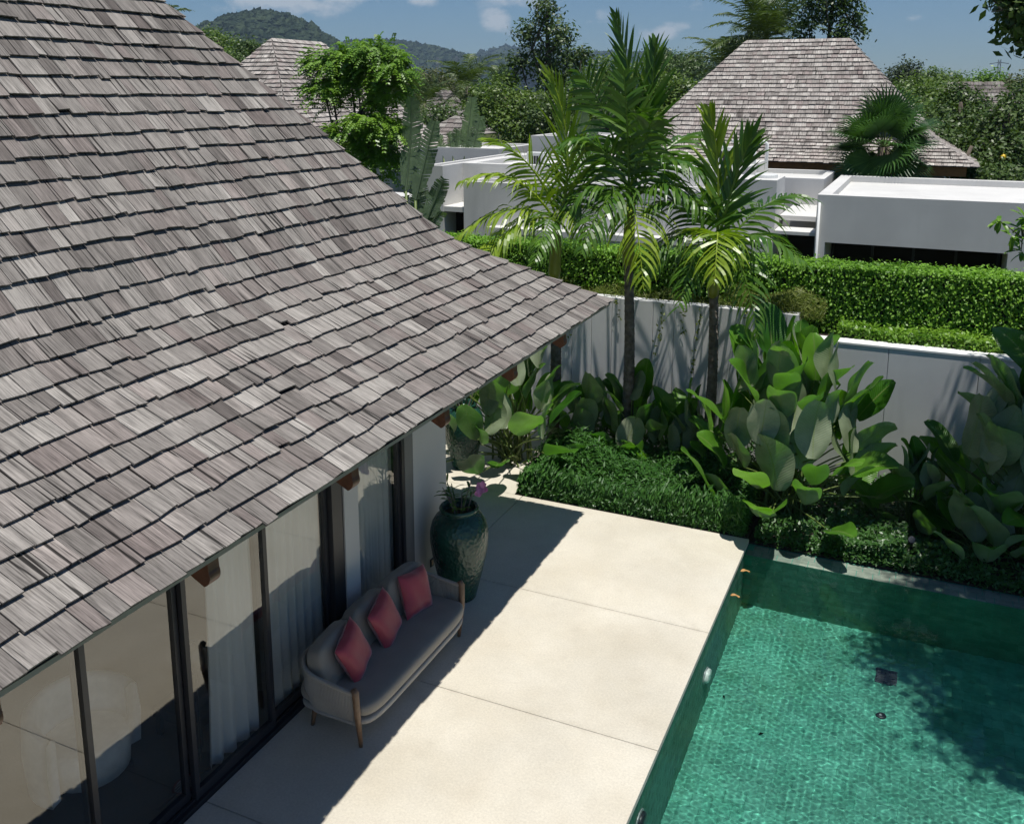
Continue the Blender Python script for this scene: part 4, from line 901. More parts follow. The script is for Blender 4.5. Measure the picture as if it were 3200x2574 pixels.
# left block: tall return, niche, low front block, ledge
mb = MB(); hollow(mb, -13.0, -12.42, 23.0, 29.0, 3.985, .12, .15); hollow(mb, -12.419, -4.65, 24.2, 29.0, 3.985, .16, .28); mb.build('left_block', M['stucco'], nv)
mb = MB(); mb.box(-12.418, -11.765, 23.03, 24.19, 2.72, 2.86); mb.build('niche_ledge', M['stucco'], nv)
MB().box(-12.41, -11.77, 23.75, 23.8, -.3, 2.715).build('window', M['dark_room'], nv); MB().box(-12.12, -12.08, 23.70, 23.74, -.3, 2.71).build('window_frame', M['frame_dark'], nv)
mb = MB(); hollow(mb, -11.763, -4.66, 22.98, 24.19, 3.585, .10, .16); mb.box(-10.85, -4.70, 22.55, 22.975, 2.28, 2.43).box(-10.8, -4.75, 22.62, 22.974, -.3, 2.279); mb.build('front_block', M['stucco'], nv)
mb = MB(); mb.box(-4.64, -3.45, 23.3, 24.65, -.3, 3.9).box(-4.2, -3.45, 22.9, 23.299, -.3, 2.45); mb.build('pier', M['stucco'], nv)
MB().lathe([(.0, 4.0), (.26, 4.0), (.28, 3.97), (.28, 3.902)], (-3.82, 24.0, 0), 28).build('roof_vent', M['white_gloss'], nv)
mb = MB(); hollow(mb, -5.6, -2.7, 26.6, 29.6, 3.69, .12, .2); mb.build('rear_block', M['stucco'], nv)
mb = MB(); mb.box(-3.44, -2.47, 24.0, 26.59, 2.86, 2.98).box(-3.44, -2.47, 23.2, 23.99, 2.62, 2.70); mb.build('canopy', M['stucco'], nv)
MB().box(-3.44, -2.47, 24.4, 24.5, -.3, 2.6).build('door_recess', M['dark_room'], nv)
# far left boxes and porch
mb = MB(); hollow(mb, -19.0, -14.2, 30.5, 34.0, 4.0, .12, .2); mb.build('side_block', M['stucco'], nv); MB().box(-16.6, -13.8, 25.6, 26.6, 2.55, 2.75).box(-16.5, -13.85, 26.0, 26.5, -.3, 2.549).build('porch', M['stucco'], nv); mb = MB(); hollow(mb, -13.6, -10.2, 32.0, 36.0, 4.42, .1, .2); mb.build('side_block', M['stucco'], nv)
MB().box(-16.4, -13.9, 25.85, 25.99, .2, 2.3).build('window', M['dark_room'], nv)
# roof services
def acunit(loc, sc, label, rz=0):
    t = thing('air_conditioner', label, 'air conditioner', loc, 'roof top air conditioners'); t.rotation_euler.z = rz
    MB().bbox(-.42 * sc, .42 * sc, -.16 * sc, .16 * sc, .08, .66 * sc + .08, .015).build('case', M['white_gloss'], t)
    for k_ in range(5): MB().box(-.30 * sc + k_ * .12 * sc, -.21 * sc + k_ * .12 * sc, -.168 * sc, -.1601 * sc, .16, .62 * sc).build('grille', M['dark_plastic'], t)
    for k_ in (-.3, .3): MB().box(k_ * sc - .04, k_ * sc + .04, -.15 * sc, .15 * sc, 0, .079).build('foot', M['metal_grey'], t)
    return t
p = at(1125, 374, 24.6); acunit((p[0], 24.75, 3.83), .62, 'white air conditioner on the low roof behind the left palm')
p = at(1535, 330, 28.2); acunit((p[0], 28.0, 3.74), .9, 'white air conditioner beside white pipes before the big roof', R(20))
t = thing('roof_pipes', 'pair of bent white pipes on the flat roof below the big shingle roof', 'pipes', (0, 0, 0))
for dx, dy, zt in ((0, 0, 4.42), (.28, .35, 4.60)):
    a = at(1585, 345, 27.0)[0] + dx; MB().tube([(a - 1.0, 27.2 + dy, zt), (a - .06, 27.2 + dy, zt), (a, 27.2 + dy, zt - .06), (a, 27.2 + dy, 3.74)], .05, 10).build('pipe', M['white_gloss'], t, True)

lv = thing('neighbour_villa', 'villa with tall hipped shingle roof half hidden by the bright tree at left', 'villa')
LP = Prof([(0, 3.80), (.7, 4.2), (1.15, 4.46), (1.35, 4.62), (1.55, 4.84), (4.2, 7.82)]); x0, x1, y0, y1 = -25.8, -17.4, 23.3, 34.7
rf = roof_shell(x0, x1, y0, y1, LP, 'roof', M['underlay'], lv)
lay(shingles((x1, y1), (0, -1), (-1, 0), y1 - y0, LP, .19, (.13, .28), rg, True, True, None, None, 1.5, 1.2), rf, M['shingle_pale'], 220)
lay(shingles((x1, y0), (-1, 0), (0, 1), x1 - x0, LP, .19, (.13, .28), rg, True, True, None, None, 1.5, 1.2), rf, M['shingle_pale'], 80)
MB().box(x0 + 1, x1 - 1, y0 + 1, y1 - 1, -.3, 4.2).build('wall', M['stucco'], lv)
def farroof(label, cx, cy, hx, hy, ze, zr):
    t = thing('far_villa', label, 'villa'); d = min(hx, hy); pr = Prof([(0, ze), (d * .3, ze + (zr - ze) * .22), (d * .98, zr)]); a, b, c_, e = cx - hx, cx + hx, cy - hy, cy + hy
    rf = roof_shell(a, b, c_, e, pr, 'roof', M['underlay'], t); s_ = shingles((b, c_), (-1, 0), (0, 1), b - a, pr, .3, (.3, .6), rg, True, True, None, None, 1.6) + shingles((b, e), (0, -1), (-1, 0), e - c_, pr, .3, (.3, .6), rg, True, True, None, None, 1.6) + shingles((a, c_), (0, 1), (1, 0), e - c_, pr, .3, (.3, .6), rg, True, True, None, None, 1.6)
    lay(s_, rf, M['shingle'], 0); MB().box(a + .8, b - .8, c_ + .8, e - .8, -.3, ze + .3).build('wall', M['stucco'], t); return t
p = at(2045, 172, 62); farroof('small distant hipped shingle roof among trees at far right', p[0] + .3, 65, 5.0, 3.6, p[2] - 3.6, p[2])
p = at(906, 185, 62); farroof('small distant shingle roof between palms left of centre', p[0], 64, 2.6, 3.2, p[2] - 3.2, p[2])
p = at(905, 300, 33); farroof('low shingle roof edge behind the upright torn leaves', p[0] - .6, 36.5, 1.3, 1.2, 4.2, 4.95)
p = at(1945, 168, 95); farroof('long low distant roof ridge just below the right treeline', p[0], 100, 6, 4, 3.5, 6.0)

# ================================================================== TREES
def B(px, py, y, r, ry=None, yr=None):           # crown blob from its place and its size in metres
    p = at(px, py, y); return (p[0], p[1], p[2], r, yr or r, ry or r)
def foot(px, y): q = at(px, 300, y); return (q[0], y, -.3)
def compound(label, base, blobs, n, seed):
    """tree of drooping feathery leaves"""
    r_ = np.random.default_rng(seed); t = thing('feathery_tree', label, 'tree', base); Bb = np.array(blobs, float); Bb[:, :3] -= np.array(base)
    top = Bb[:, :3].mean(0); trunk_mb((0, 0, 0), tuple(top), .11, Bb.tolist(), r_, 8).build('trunk', M['bark'], t, True)
    VV = []; FF = []; TT = []; off = 0; vol = (Bb[:, 3] * Bb[:, 4] * Bb[:, 5]) ** .67
    for i in range(n):
        k_ = r_.choice(len(Bb), p=vol / vol.sum()); d = nz(r_.normal(size=3)); d[2] = abs(d[2]) if r_.random() < .65 else d[2]; d = nz(d); P = Bb[k_, :3] + d * Bb[k_, 3:] * r_.uniform(.62, 1.02)
        o = nz(np.array([d[0], d[1], .15]) + r_.normal(0, .3, 3)); L = r_.uniform(.28, .5); p1 = P + o * L * .55 + np.array([0, 0, .10]); p2 = P + o * L + np.array([0, 0, -.12 - .1 * r_.random()])
        V = []; F = []; m = 7
        for sd in (1, -1):
            for j in range(m):
                t_ = (j + .8) / m; q = (1 - t_) ** 2 * P + 2 * t_ * (1 - t_) * p1 + t_ * t_ * p2; T = nz(p2 - P); s_ = nz(np.cross(T, (0, 0, 1))); D = nz(s_ * sd * .8 + T * .5 + np.array([0, 0, -.45])); W = np.cross(D, nz(np.cross(T, s_))) * .03; l = .13 * (1.1 - .5 * t_)
                b = len(V); V += [q, q + D * l * .5 + W, q + D * l, q + D * l * .5 - W]; F.append((b, b + 1, b + 2, b + 3))
        VV.append(np.array(V)); FF.append(np.array(F) + off); off += len(V); TT += [np.clip(r_.normal(.5, .22), 0, 1)] * len(F)
    npq('crown', np.concatenate(VV), np.concatenate(FF), M['leaf_tree_bright'], t, np.array(TT)); return t
compound('bright green feathery tree between the left roofs', foot(755, 20), [B(690, 150, 20, .5, .45), B(735, 135, 20.3, .5, .42), B(795, 130, 20.2, .6, .45), B(828, 165, 20, .42, .5), B(685, 200, 19.8, .42, .4), B(755, 185, 20.6, .75, .6), B(815, 205, 20.2, .42, .42), B(722, 285, 19.6, .42, .32), B(778, 265, 19.6, .5, .36), B(815, 285, 19.7, .42, .4), B(765, 320, 19.8, .6, .45), B(800, 345, 19.8, .45, .4)], 2300, 81)

# travellers' palms: upright torn paddle leaves
def traveller(label, base, leaves, seed):
    r_ = np.random.default_rng(seed); t = thing('banana_plant', label, 'plant', base, 'upright torn leaved plants')
    for (dx, z0, L, W, an, yaw) in leaves:
        T = np.array([math.sin(an), .32, math.cos(an)]); V, F = torn_arr((dx, 0, z0), T, (-math.sin(yaw), math.cos(yaw), .15), L, W, r_.uniform(.1, .5), r_); npq('leaf', V, F, M['leaf_trav'], t, np.clip(r_.normal(.5, .2, len(F)), 0, 1))
        MB().tube([(dx * .25, .05, 0), (dx * .6, .02, z0 * .5), (dx, 0, z0)], [.06, .045, .03], 6).build('stalk', M['leaf_stem'], t, True)
    return t
b_ = foot(874, 19.2); traveller('clump of tall torn leaves on bare stalks right of the bright tree', b_, [(-.28, 4.0, 2.2, .55, -.02, .15), (-.02, 3.8, 1.9, .5, .12, .5), (.02, 3.1, 1.2, .5, -.1, .3), (.25, 3.3, 1.1, .45, .32, .4), (-.15, 2.9, 1.0, .45, -.35, -.2), (.12, 2.9, .8, .4, .6, 0)], 82)
b_ = foot(972, 30.5); traveller('upright torn leaf plant behind the left white parapet', b_, [(.1, 3.9, 2.25, .72, .03, 0), (.35, 3.8, 1.7, .6, .1, .4), (-.35, 3.9, 1.0, .42, -.3, 0), (-.2, 3.7, 1.3, .5, -.12, .3), (-.75, 3.9, .95, .4, -.38, .1)], 83)
b_ = foot(1213, 31); traveller('torn leaf plant seen between the left and middle palms', b_, [(0, 4.0, 1.7, .6, .05, .2), (-.4, 3.9, 1.1, .45, -.22, 0), (.35, 3.9, 1.5, .5, .2, -.2)], 84)

def bigpalm(name, label, base, H, fr, seed, mat='leaf_coco', group='coconut palms', Lf=3.6, lean=(0, 0), nl=40, ll=.75):
    r_ = np.random.default_rng(seed); t = thing(name, label, 'palm', base, group); top = np.array([lean[0], lean[1], H])
    MB().tube(bez((0, 0, 0), top * .5 + np.array([lean[0] * .4, 0, 0]), top, 9), [.20, .17, .15, .14, .13, .125, .12, .12, .13], 10).build('trunk', M['bark_pale'], t, True)
    for i in range(fr):
        a = i * 2.399 + r_.normal(0, .2); e = R(75) - R(125) * ((i + .5) / fr) + r_.normal(0, .1); L = Lf * r_.uniform(.85, 1.1); d = np.array([math.cos(a), math.sin(a), 0])
        p1 = top + d * L * .45 * math.cos(e) + np.array([0, 0, L * .5 * math.sin(e) + .35]); p2 = top + d * L * (.55 + .4 * math.cos(e)) * .9 + np.array([0, 0, L * .85 * math.sin(e) - L * .22])
        frond(t, mat, top, p1, p2, nl, ll, .05, r_, droop=.7, t0=.12, vee=.1, spread=.9, taper=.6)
    return t
bigpalm('coconut_palm', 'big coconut palm rising behind the ridge of the right shingle roof', foot(1600, 47), 8.7, 36, 91, Lf=4.0, ll=.9, nl=46)
bigpalm('coconut_palm', 'coconut palm with drooping fronds left of the big roof ridge', foot(1530, 50), 7.4, 28, 92, Lf=3.3, ll=.8)
bigpalm('coconut_palm', 'coconut palm in the middle distance above the upright torn leaf', foot(985, 52), 6.6, 20, 93, Lf=3.4, ll=.75)
bigpalm('coconut_palm', 'brownish coconut palm beside the small distant roof', foot(895, 50), 5.6, 16, 94, Lf=3.0, ll=.7)
bigpalm('coconut_palm', 'palm top peeking over the upper left roof edge', foot(345, 30), 8.5, 16, 95, Lf=2.2, ll=.6)
bigpalm('coconut_palm', 'distant small palm below the far ridge left of the tall tree', foot(1048, 80), 7.0, 14, 96, Lf=3.0)
# fan palm
def fan_palm(label, base, H, n, seed):
    r_ = np.random.default_rng(seed); t = thing('fan_palm', label, 'palm', base); MB().tube([(0, 0, 0), (0, 0, H * .6), (0, 0, H)], [.16, .15, .17], 10).build('trunk', M['bark'], t, True)
    for i in range(n):
        a = i * 2.399 + r_.normal(0, .3); e = R(80) - R(125) * (i + .5) / n + r_.normal(0, .15); d = np.array([math.cos(a) * math.cos(e), math.sin(a) * math.cos(e), math.sin(e)]); top = np.array([0, 0, H]); hub = top + d * r_.uniform(.55, .9); T = nz(d + np.array([0, 0, -.15])); sd = nz(np.cross(T, nz(np.array([0, 0, 1.0]) + r_.normal(0, .35, 3))) + 1e-3); up = nz(np.cross(sd, T)); V = []; F = []; m = 34; Rl = r_.uniform(.85, 1.1)
        for j in range(m):
            b = R(-115) + R(230) * j / (m - 1); D = nz(T * math.cos(b) + sd * math.sin(b) + up * .12); D2 = nz(D + np.array([0, 0, -.30 - .5 * r_.random()])); wv = nz(np.cross(D, up)); q = len(V); R2 = Rl * (.8 + .2 * math.cos(b * .8))
            for (p, w_) in ((hub, .006), (hub + D * R2 * .5, .036), (hub + D * R2 * .8, .022), (hub + D * R2 * .8 + D2 * R2 * .26, .003)): V += [p + wv * w_, p - wv * w_]
            for k_ in range(3): F.append((q + 2 * k_, q + 2 * k_ + 1, q + 2 * k_ + 3, q + 2 * k_ + 2))
        o = npq('fan_leaf', np.array(V), np.array(F), M['leaf_fan'], t, np.clip(np.repeat(r_.normal(.5, .2, m), 3), 0, 1)); MB().tube([tuple(top), tuple(hub)], [.02, .012], 5).build('stalk', M['leaf_stem'], t)
    return t
q = at(1862, 300, 29.9); fan_palm('dark glossy fan palm in front of the big shingle roof', (q[0], 29.9, -.3), 4.7, 36, 97)

def T_(name, label, px, y, blobs, mat, n, L, seed, **kw): return tree(name, label, foot(px, y), [B(*b) for b in blobs], mat, n, L, seed=seed, **kw)
T_('broadleaf_tree', 'tall dark open crowned tree against the sky in the centre', 1150, 45, [(1150, 25, 45, .75, 1.0), (1110, 70, 45, .8), (1180, 75, 45, .9), (1150, 120, 45.5, 1.1), (1095, 130, 45, .85, .6), (1205, 130, 45, .8, .7), (1170, 165, 45, 1.2, .8), (1080, 165, 45, .6, .5), (1230, 115, 45, .4, .5)], 'leaf_tree_dark', 6200, .21, 101, shell=.25, clump=5, nb=9, trunk_r=.16)
T_('broadleaf_tree', 'open tree with thin bare stems right of the big coconut palm', 1740, 44, [(1700, 30, 44, .8, .9), (1750, 20, 44, .9, .9), (1795, 40, 44, .7, .6), (1730, -20, 44, 1.2, .8), (1780, -5, 44, .9, .8), (1690, 80, 44, .5, .5), (1770, 75, 44, .7, .4), (1815, 70, 44, .35, .4)], 'leaf_tree_dark', 4200, .2, 102, shell=.2, clump=5, nb=8, trunk_r=.14)
mids = [
 ('dense dark tree below the tall central tree', 1060, 44, [(1055, 205, 44, 1.5, 1.2), (1100, 230, 43, 1.3, 1.0), (1015, 235, 43, 1.1, .9), (1085, 270, 42, 1.3, .9)], 'leaf_tree_mid', 7000, .2),
 ('dark round tree behind the upright torn leaf', 925, 40, [(900, 300, 40, 1.0, .8), (930, 260, 40, 1.1, .9), (960, 300, 39, 1.0, .7), (890, 270, 41, .9, .6)], 'leaf_tree_dark', 6000, .19),
 ('leafy tree between left and middle palm crowns', 1170, 42, [(1150, 250, 42, 1.3, 1.0), (1190, 235, 42, 1.2, 1.0), (1230, 215, 43, 1.2, 1.2), (1210, 280, 41, 1.2, .8)], 'leaf_tree_dark', 6500, .2),
 ('dense green tree left of the big shingle roof', 1420, 40, [(1400, 190, 40, 1.2, 1.0), (1440, 210, 40, 1.0, .9), (1370, 230, 40, 1.1, 1.0), (1420, 250, 39, 1.2, .8), (1350, 180, 41, 1.0, 1.0)], 'leaf_tree_mid', 8000, .19),
 ('rounded bush tree beside the right palm crown', 1380, 37, [(1390, 265, 37, 1.0, .6), (1350, 270, 37, 1.0, .6), (1440, 245, 37, .7, .5)], 'leaf_tree_mid', 4000, .18),
 ('broad mid green tree right of the big roof hip', 1930, 46, [(1915, 205, 46, 1.2, .9), (1960, 215, 46, 1.3, .9), (1900, 240, 44, 1.0, .8), (1950, 250, 44, 1.3, .9), (1990, 235, 45, 1.0, .8)], 'leaf_tree_mid', 9000, .18),
 ('dark magnolia like tree in front of the distant right roof', 2030, 40, [(2010, 215, 40, .7, .8), (2045, 225, 40, .7, .7), (1990, 260, 39, 1.0, .8), (2040, 275, 39, 1.2, .9), (1985, 310, 38, 1.1, .7), (2035, 330, 37, 1.1, .7)], 'leaf_tree_dark', 8500, .19),
 ('shadowy tree with yellow fruit at the right edge', 2100, 36, [(2085, 290, 36, 1.0, .8), (2125, 270, 36, 1.0, .9), (2145, 320, 35, .9, .8), (2080, 340, 35, 1.1, .6), (2130, 360, 35, .9, .5), (2150, 230, 37, .9, .9)], 'leaf_tree_dark', 8500, .18),
 ('olive toned airy tree at the right edge below the pylon', 2140, 70, [(2135, 185, 70, 2.0, 1.6), (2160, 200, 70, 2.0, 1.8), (2120, 215, 68, 1.4, 1.2)], 'leaf_tree_olive', 5000, .24),
 ('bright green tree just left of the right pylon', 2075, 85, [(2060, 170, 85, 1.5, 1.3), (2085, 160, 85, 1.5, 1.2), (2100, 175, 84, 1.5, 1.2)], 'leaf_tree_bright', 4000, .28),
 ('pale feathery tree on the far right treeline', 1903, 110, [(1900, 145, 110, 1.9, 1.7), (1915, 140, 110, 1.6, 1.6), (1885, 160, 110, 1.6, 1.2), (1910, 165, 110, 2.2, 1.2)], 'leaf_far', 4500, .35),
 ('bushy tree in the middle of the far right treeline', 1980, 95, [(1965, 155, 95, 1.6, 1.4), (1990, 160, 95, 1.8, 1.3), (2005, 170, 94, 1.6, 1.2), (1975, 175, 93, 1.8, 1.0)], 'leaf_tree_mid', 5000, .3),
 ('small round tree right of the far right bushy tree', 2030, 100, [(2030, 170, 100, 1.4, 1.1), (2020, 178, 99, 1.2, .9)], 'leaf_tree_mid', 2500, .3),
 ('umbrella crowned dark tree on the treeline left of the coconut palm', 1395, 105, [(1390, 118, 105, 1.7, 1.1), (1380, 130, 105, 1.6, 1.2), (1410, 130, 105, 1.6, 1.2), (1395, 148, 104, 2.2, 1.2)], 'leaf_tree_dark', 5000, .3),
 ('second umbrella crowned tree on the treeline by the roof hip', 1455, 112, [(1450, 132, 112, 2.2, 1.4), (1475, 138, 112, 2.0, 1.4), (1430, 145, 111, 2.0, 1.4), (1465, 155, 110, 2.6, 1.2)], 'leaf_tree_dark', 5500, .32),
 ('dark green tree just beyond the left roof edge', 470, 60, [(440, 85, 60, 1.6, 1.1), (470, 105, 60, 1.6, 1.2), (430, 110, 60, 2, 1.6), (495, 125, 58, 1.4, 1.0)], 'leaf_tree_mid', 6000, .24),
 ('open leafy tree between the left roof edge and the left villa', 530, 55, [(520, 105, 55, .9, .8), (545, 110, 55, .8, .7), (515, 130, 54, 1.0, .7), (560, 125, 55, .7, .5)], 'leaf_tree_dark', 3500, .22),
 ('olive tree behind the small distant roof', 925, 72, [(900, 170, 72, 1.8, 1.0), (935, 175, 72, 1.8, .9), (880, 190, 70, 1.5, 1.0), (960, 190, 70, 1.5, .9)], 'leaf_tree_olive', 5000, .26),
 ('dark tree right of the bright tree in the middle distance', 868, 90, [(865, 170, 90, 1.8, 1.0), (880, 178, 90, 1.6, 1.0)], 'leaf_far', 2600, .3),
 ('green tree behind the middle palm crown', 1270, 60, [(1250, 175, 60, 1.8, 1.5), (1290, 165, 60, 1.8, 1.6), (1320, 190, 58, 1.7, 1.4)], 'leaf_tree_mid', 6000, .24),
 ('low tree between the big roof and the right flat block', 1960, 33, [(1975, 300, 36, 1.0, .8), (2050, 370, 33, .8, .4), (2110, 375, 33, 1.0, .4)], 'leaf_tree_dark', 4200, .17),
 ('bush tree seen left of the left white parapet', 905, 36, [(880, 335, 36, .9, .5), (1010, 320, 37, 1.0, .5), (950, 330, 37, .9, .5)], 'leaf_tree_dark', 4000, .17)]
for i, (lb, px, y, bl, mt, n, L) in enumerate(mids):
    if y >= 68 and px > 1800: bl = [(b0[0], b0[1] + 16, b0[2], b0[3] * .85, b0[4] * .85) for b0 in bl]
    T_('broadleaf_tree', lb, px, y, bl, mt, n, L, 200 + i, group='trees around the neighbouring villas', trunk_r=.14, clump=4, shell=.45)
q = at(2112, 331, 34); t = tag(MB().lathe([(0, -.1), (.07, -.07), (.1, 0), (.07, .07), (0, .1)], tuple(q), 14).build('fruit', M['yellow_fruit'], None, True), 'yellow fruit hanging in the shadowy tree at the right edge', 'fruit')
# the big tree right of the picture that shades the pool
q = at(2138, 45, 12.6)
shade = [(q[0] + .20 + .05 * (i % 3), 12.6 + .08 * (i % 4), q[2] + .12 + .07 * (i % 5), .42, .5, .42) for i in range(9)] + [ (2.0, 10.5, 8.6, 1.0, 1.0, .8), (2.3, 11.9, 8.8, 1.0, 1.1, .9), (2.9, 9.6, 8.8, 1.2, 1.1, .9), (3.2, 11.2, 9.2, 1.4, 1.3, 1.0), (3.3, 12.8, 8.8, 1.4, 1.3, 1.1), (2.3, 13.5, 8.2, 1.1, 1.0, .9), (4.6, 11.8, 9.4, 1.5, 1.5, 1.2), (4.4, 13.6, 8.6, 1.4, 1.4, 1.1), (3.2, 11.4, 7.4, 1.3, 1.4, .9), (2.6, 9.3, 7.7, .9, .9, .6), (3.9, 9.4, 8.4, 1.2, 1.2, 1.0)]
tree('broadleaf_tree', 'large dark leaved tree reaching into the upper right corner and shading the pool', (4.6, 11.8, -.3), shade, 'leaf_tree_dark', 52000, .14, .45, 301, .2, 'bark', None, .4, .25, 0, 5, 'tree', 10)
# twig of a small tree at the right edge
def sapling(label, base, pts, seed):
    r_ = np.random.default_rng(seed); t = thing('sapling', label, 'tree', base); Pn = np.array(pts) - np.array(base); MB().tube([(0, 0, 0), (0, .05, 2.0)] + [tuple(p) for p in Pn[:1]], [.03, .025, .012], 6).build('trunk', M['bark'], t, True)
    for p in Pn: 
        MB().tube([tuple(Pn[0] * .96), tuple(p)], [.012, .006], 5).build('branch', M['bark'], t)
        for k_ in range(9):
            a = r_.uniform(-1.5, 4.5); D = nz(np.array([math.cos(a) * .8 - .35, r_.normal(0, .5), -.15 + .5 * math.sin(a)])); V, F = paddle_arr(p + r_.normal(0, .03, 3), D, (0, -.2, 1), r_.uniform(.15, .25), .075, .6, .3, 6, 2, 0, r_); npq('leaf', V, F, M['leaf_strip'], t, np.full(len(F), r_.random()), True)
    return t
sapling('leafy twig of a young tree poking in at the right edge over the hedge', (2.2, 17.4, -.3), [at(2150, 480, 17.4), at(2105, 465, 17.3), at(2135, 500, 17.3), at(2150, 530, 17.4), at(2160, 460, 17.5)], 302)

# ================================================================== FAR LAND
def blobs_mesh(C, Rr, r_, nu=4, nv_=7):
    u = np.linspace(-.35, math.pi / 2, nu); v = np.linspace(0, 2 * math.pi, nv_, endpoint=False); base = np.stack([np.outer(np.cos(u), np.cos(v)), np.outer(np.cos(u), np.sin(v)), np.outer(np.sin(u), np.ones(nv_))], -1).reshape(-1, 3)
    F = np.array([(i * nv_ + j, i * nv_ + (j + 1) % nv_, (i + 1) * nv_ + (j + 1) % nv_, (i + 1) * nv_ + j) for i in range(nu - 1) for j in range(nv_)]); n = len(C)
    jit = 1 + r_.normal(0, .2, (n, len(base), 1)); V = C[:, None] + base[None] * jit * Rr[:, None, None] * np.array([1, 1, .9]); FF = np.arange(n)[:, None, None] * len(base) + F[None]
    return V.reshape(-1, 3), FF.reshape(-1, 4), np.repeat(np.clip(r_.normal(.5, .28, n), 0, 1), len(F))
def ridge(name, sky_pts, D0, depth, seed, n, rad):
    """forested hill whose crest passes the given places at distance D0"""
    r_ = np.random.default_rng(seed); S_ = np.array([at(px, py, D0) for px, py in sky_pts]); xs_ = np.linspace(S_[0, 0], S_[-1, 0], 90); hz = np.interp(xs_, S_[:, 0], S_[:, 2])
    ks = np.linspace(-1, 1, 15); V = []; 
    for k_ in ks:
        f = (1 - abs(k_) ** 1.6); V += [(x, D0 + k_ * depth, max(-2, -2 + (h + 2) * f)) for x, h in zip(xs_, hz)]
    m = len(xs_); F = [(j * m + i, j * m + i + 1, (j + 1) * m + i + 1, (j + 1) * m + i) for j in range(len(ks) - 1) for i in range(m - 1)]; o = struct(pyd(name, V, F, M['leaf_hill'], None, True))
    X_ = r_.uniform(xs_[0], xs_[-1], n); k_ = r_.uniform(-1, .15, n) ; k_[: n // 3] = r_.normal(0, .08, n // 3); H = np.interp(X_, xs_, hz); Zc = -2 + (H + 2) * (1 - np.abs(k_) ** 1.6); C = np.stack([X_, D0 + k_ * depth, Zc], 1); Rr = rad * (.45 + 1.0 * r_.random(n) ** 2.2)
    Vb, Fb, tb = blobs_mesh(C, Rr, r_); stuff(npq('hill_forest', Vb, Fb, M['leaf_hill'], None, tb))
ridge('hills', [(330, 150), (400, 105), (455, 68), (490, 52), (520, 38), (560, 33), (600, 40), (640, 62), (680, 90), (720, 112), (760, 135), (820, 160)], 900, 210, 401, 6500, 5.2)
ridge('hills', [(640, 118), (700, 104), (740, 97), (790, 92), (830, 94), (880, 101), (930, 112), (975, 124), (1010, 132), (1045, 128), (1075, 126), (1110, 135)], 1700, 300, 402, 5000, 8)
ridge('hills', [(960, 150), (1010, 128), (1060, 110), (1100, 112), (1180, 122), (1250, 126), (1300, 121), (1360, 126), (1420, 136), (1520, 150)], 2700, 400, 403, 2200, 16)
r_ = np.random.default_rng(404); n = 2600; Y_ = 130 + 500 * r_.random(n) ** 1.3; pxs = r_.uniform(250, 2250, n); C = np.array([at(a, 260, y) for a, y in zip(pxs, Y_)]); C[:, 2] = r_.uniform(1.0, 3.2, n); Rr = r_.uniform(1.5, 3.2, n)
V, F, tn = blobs_mesh(C, Rr, r_, 5, 8); stuff(npq('far_woodland', V, F, M['leaf_far'], None, tn))
n = 30000; k_ = r_.integers(0, 900, n); near = np.argsort(Y_)[:900]; d = nz(r_.normal(size=(n, 3))); d[:, 2] = np.abs(d[:, 2]); P = C[near[k_]] + d * Rr[near[k_]][:, None] * r_.uniform(.9, 1.15, (n, 1)); V, F = leaves_np(P, nz(d + r_.normal(0, .4, (n, 3))), .55, .3, r_); stuff(npq('far_woodland', V, F, M['leaf_far'], None, np.clip(r_.normal(.5, .3, n), 0, 1)))
# pylons
def pylon(label, px, py_top, y, H):
    q = at(px, py_top, y); b = (q[0], y, q[2] - H); t = thing('power_pylon', label, 'pylon', b, 'lattice power pylons'); mb = MB(); w0, w1 = H * .10, H * .016; th = H * .006
    for sx in (-1, 1):
        for sy in (-1, 1): mb.tube([(sx * w0, sy * w0, 0), (sx * w1 * 1.6, sy * w1 * 1.6, H * .6), (sx * w1, sy * w1, H)], th, 4)
    for k_ in range(10):
        z0, z1 = H * k_ / 10, H * (k_ + 1) / 10; a0 = np.interp(k_ / 10, [0, .6, 1], [w0, w1 * 1.6, w1]); a1 = np.interp((k_ + 1) / 10, [0, .6, 1], [w0, w1 * 1.6, w1])
        for s_ in (-1, 1): mb.tube([(-a0, s_ * a0, z0), (a1, s_ * a1, z1)], th * .6, 4); mb.tube([(a0, s_ * a0, z0), (-a1, s_ * a1, z1)], th * .6, 4)
    mb.build('lattice', M['pylon_steel'], t)
    for z in (.66, .80, .94): MB().tube([(-H * .13, 0, H * z), (0, 0, H * (z + .02)), (H * .13, 0, H * z)], th * 1.2, 4).build('cross_arm', M['pylon_steel'], t)
    return t
pylon('lattice pylon standing out against the sky at far right', 2105, 126, 420, 26)
pylon('pylon before the far hills, leftmost of three', 866, 120, 800, 42)
pylon('pylon before the far hills, middle of three', 921, 121, 820, 40)
pylon('pylon before the far hills, rightmost of three', 961, 119, 850, 42)

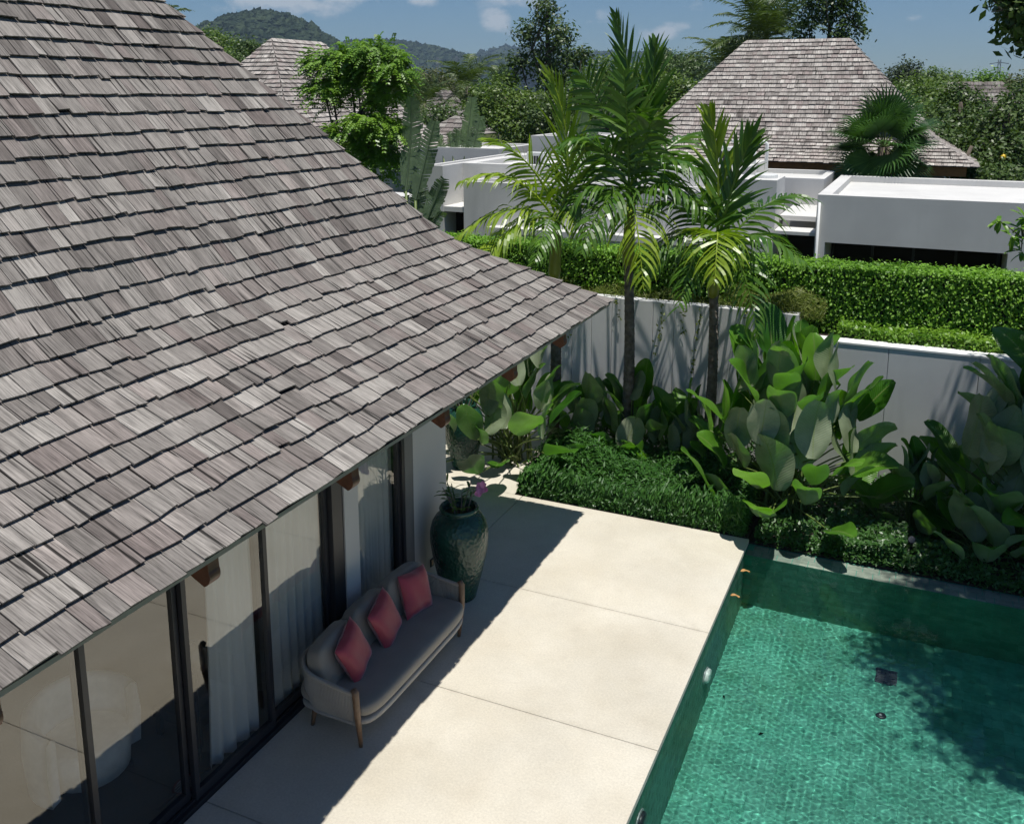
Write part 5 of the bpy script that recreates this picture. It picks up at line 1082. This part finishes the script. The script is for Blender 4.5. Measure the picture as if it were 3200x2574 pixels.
# ================================================================== POOL FITTINGS AND SMALL THINGS
def poolthing(name, label, cat, mb, mat, parts=(), loc=(0, 0, 0)):
    t = thing(name, label, cat, loc); o = mb.build('body', M[mat], t, True); o.cycles.is_caustics_receiver = True
    for nm, m2, mt in parts: p_ = m2.build(nm, M[mt], t); p_.cycles.is_caustics_receiver = True
    return t
def disc_x(r0, x0, x1, n=24): 
    m = MB(); m.tube([(x0, 0, 0), (x1 * .6 + x0 * .4, 0, 0), (x1, 0, 0), (x1 + .004, 0, 0)], [r0, r0, r0 * .85, r0 * .5], n); return m
poolthing('pool_light', 'round white pool light on the shaded pool wall below the deck edge', 'pool light', disc_x(.115, 0, .05), 'white_gloss', [('ring', disc_x(.135, -.002, .012), 'metal_grey')], (-1.909, 9.68, -.89))
poolthing('pool_light', 'pool wall light cut by the bottom edge of the picture', 'pool light', disc_x(.115, 0, .05), 'dark_plastic', [('ring', disc_x(.135, -.002, .012), 'metal_grey')], (-1.909, 7.03, -.47))
slats = [('slat', MB().box(-.11, .11, -.125 + k_ * .045, -.10 + k_ * .045, .0122, .02), 'grate') for k_ in range(6)]
GX, GY = -.03, 11.07
poolthing('floor_grille', 'dark square grille on the green pool floor', 'grille', MB().bbox(-.12, .12, -.14, .14, 0, .012, .004), 'grate', slats, (GX, GY, PZ + .006))
poolthing('floor_inlet', 'small round dark inlet on the pool floor nearer than the grille', 'inlet', MB().lathe([(0, .02), (.035, .02), (.055, .012), (.06, 0)], n=24), 'dark_plastic', [('cap', MB().lathe([(0, .026), (.008, .025), (.012, .021)], n=16), 'metal_grey')], (-.05, 10.32, PZ + .006))
def fallen(loc, rz, label, mat='dry_leaf', L=.13, grp='fallen leaves in the pool'):
    r_ = np.random.default_rng(int(abs(loc[0] * 1000))); V, F = paddle_arr((0, 0, 0), (math.cos(rz), math.sin(rz), .1), (0, 0, 1), L, L * .45, 1.0, .5, 7, 2, 0, r_, .12); o = npq('fallen_leaf', V, F, M[mat], None, None, True); o.location = loc
    return tag(o, label, 'leaf', grp)
fallen((-1.87, 11.45, -.105), .4, 'dry orange leaf floating by the deck edge, farther of two'); fallen((-1.87, 10.80, -.105), .1, 'dry orange leaf floating by the deck edge, nearer of two', L=.12)
fallen((-1.25, 9.45, PZ + .02), 1, 'tiny dark leaf on the sunlit pool floor left of the inlet', 'dead_leaf', .07); fallen((-1.72, 9.9, PZ + .02), 2, 'tiny dark leaf on the pool floor beside the shaded wall', 'dead_leaf', .07)
t = thing('garden_spotlight', 'small black garden spotlight in the bed beside the pool', 'spotlight', (.12, 12.62, .02))
MB().tube([(0, 0, 0), (0, 0, .16)], .012).build('spike', M['dark_plastic'], t); MB().tube([(0, .05, .15), (0, -.02, .20), (0, -.06, .225)], [.03, .045, .05], 14).build('head', M['dark_plastic'], t, True); MB().tube([(0, -.0605, .2255), (0, -.062, .2265)], [.042, .042], 14).build('lens', M['grate'], t)

# ================================================================== AIR
t_ = NT('haze_air'); pv = t_.n('ShaderNodeVolumePrincipled'); pv.inputs['Color'].default_value = (.5, .68, .92, 1); pv.inputs['Density'].default_value = .00016; pv.inputs['Anisotropy'].default_value = .2
t_.l(pv.outputs[0], t_.out.inputs['Volume'])
HZ = 1
if HZ: stuff(MB().box(-3300, 3300, -3300, 3300, -3.2, 200).build('haze', MATS['haze_air']))
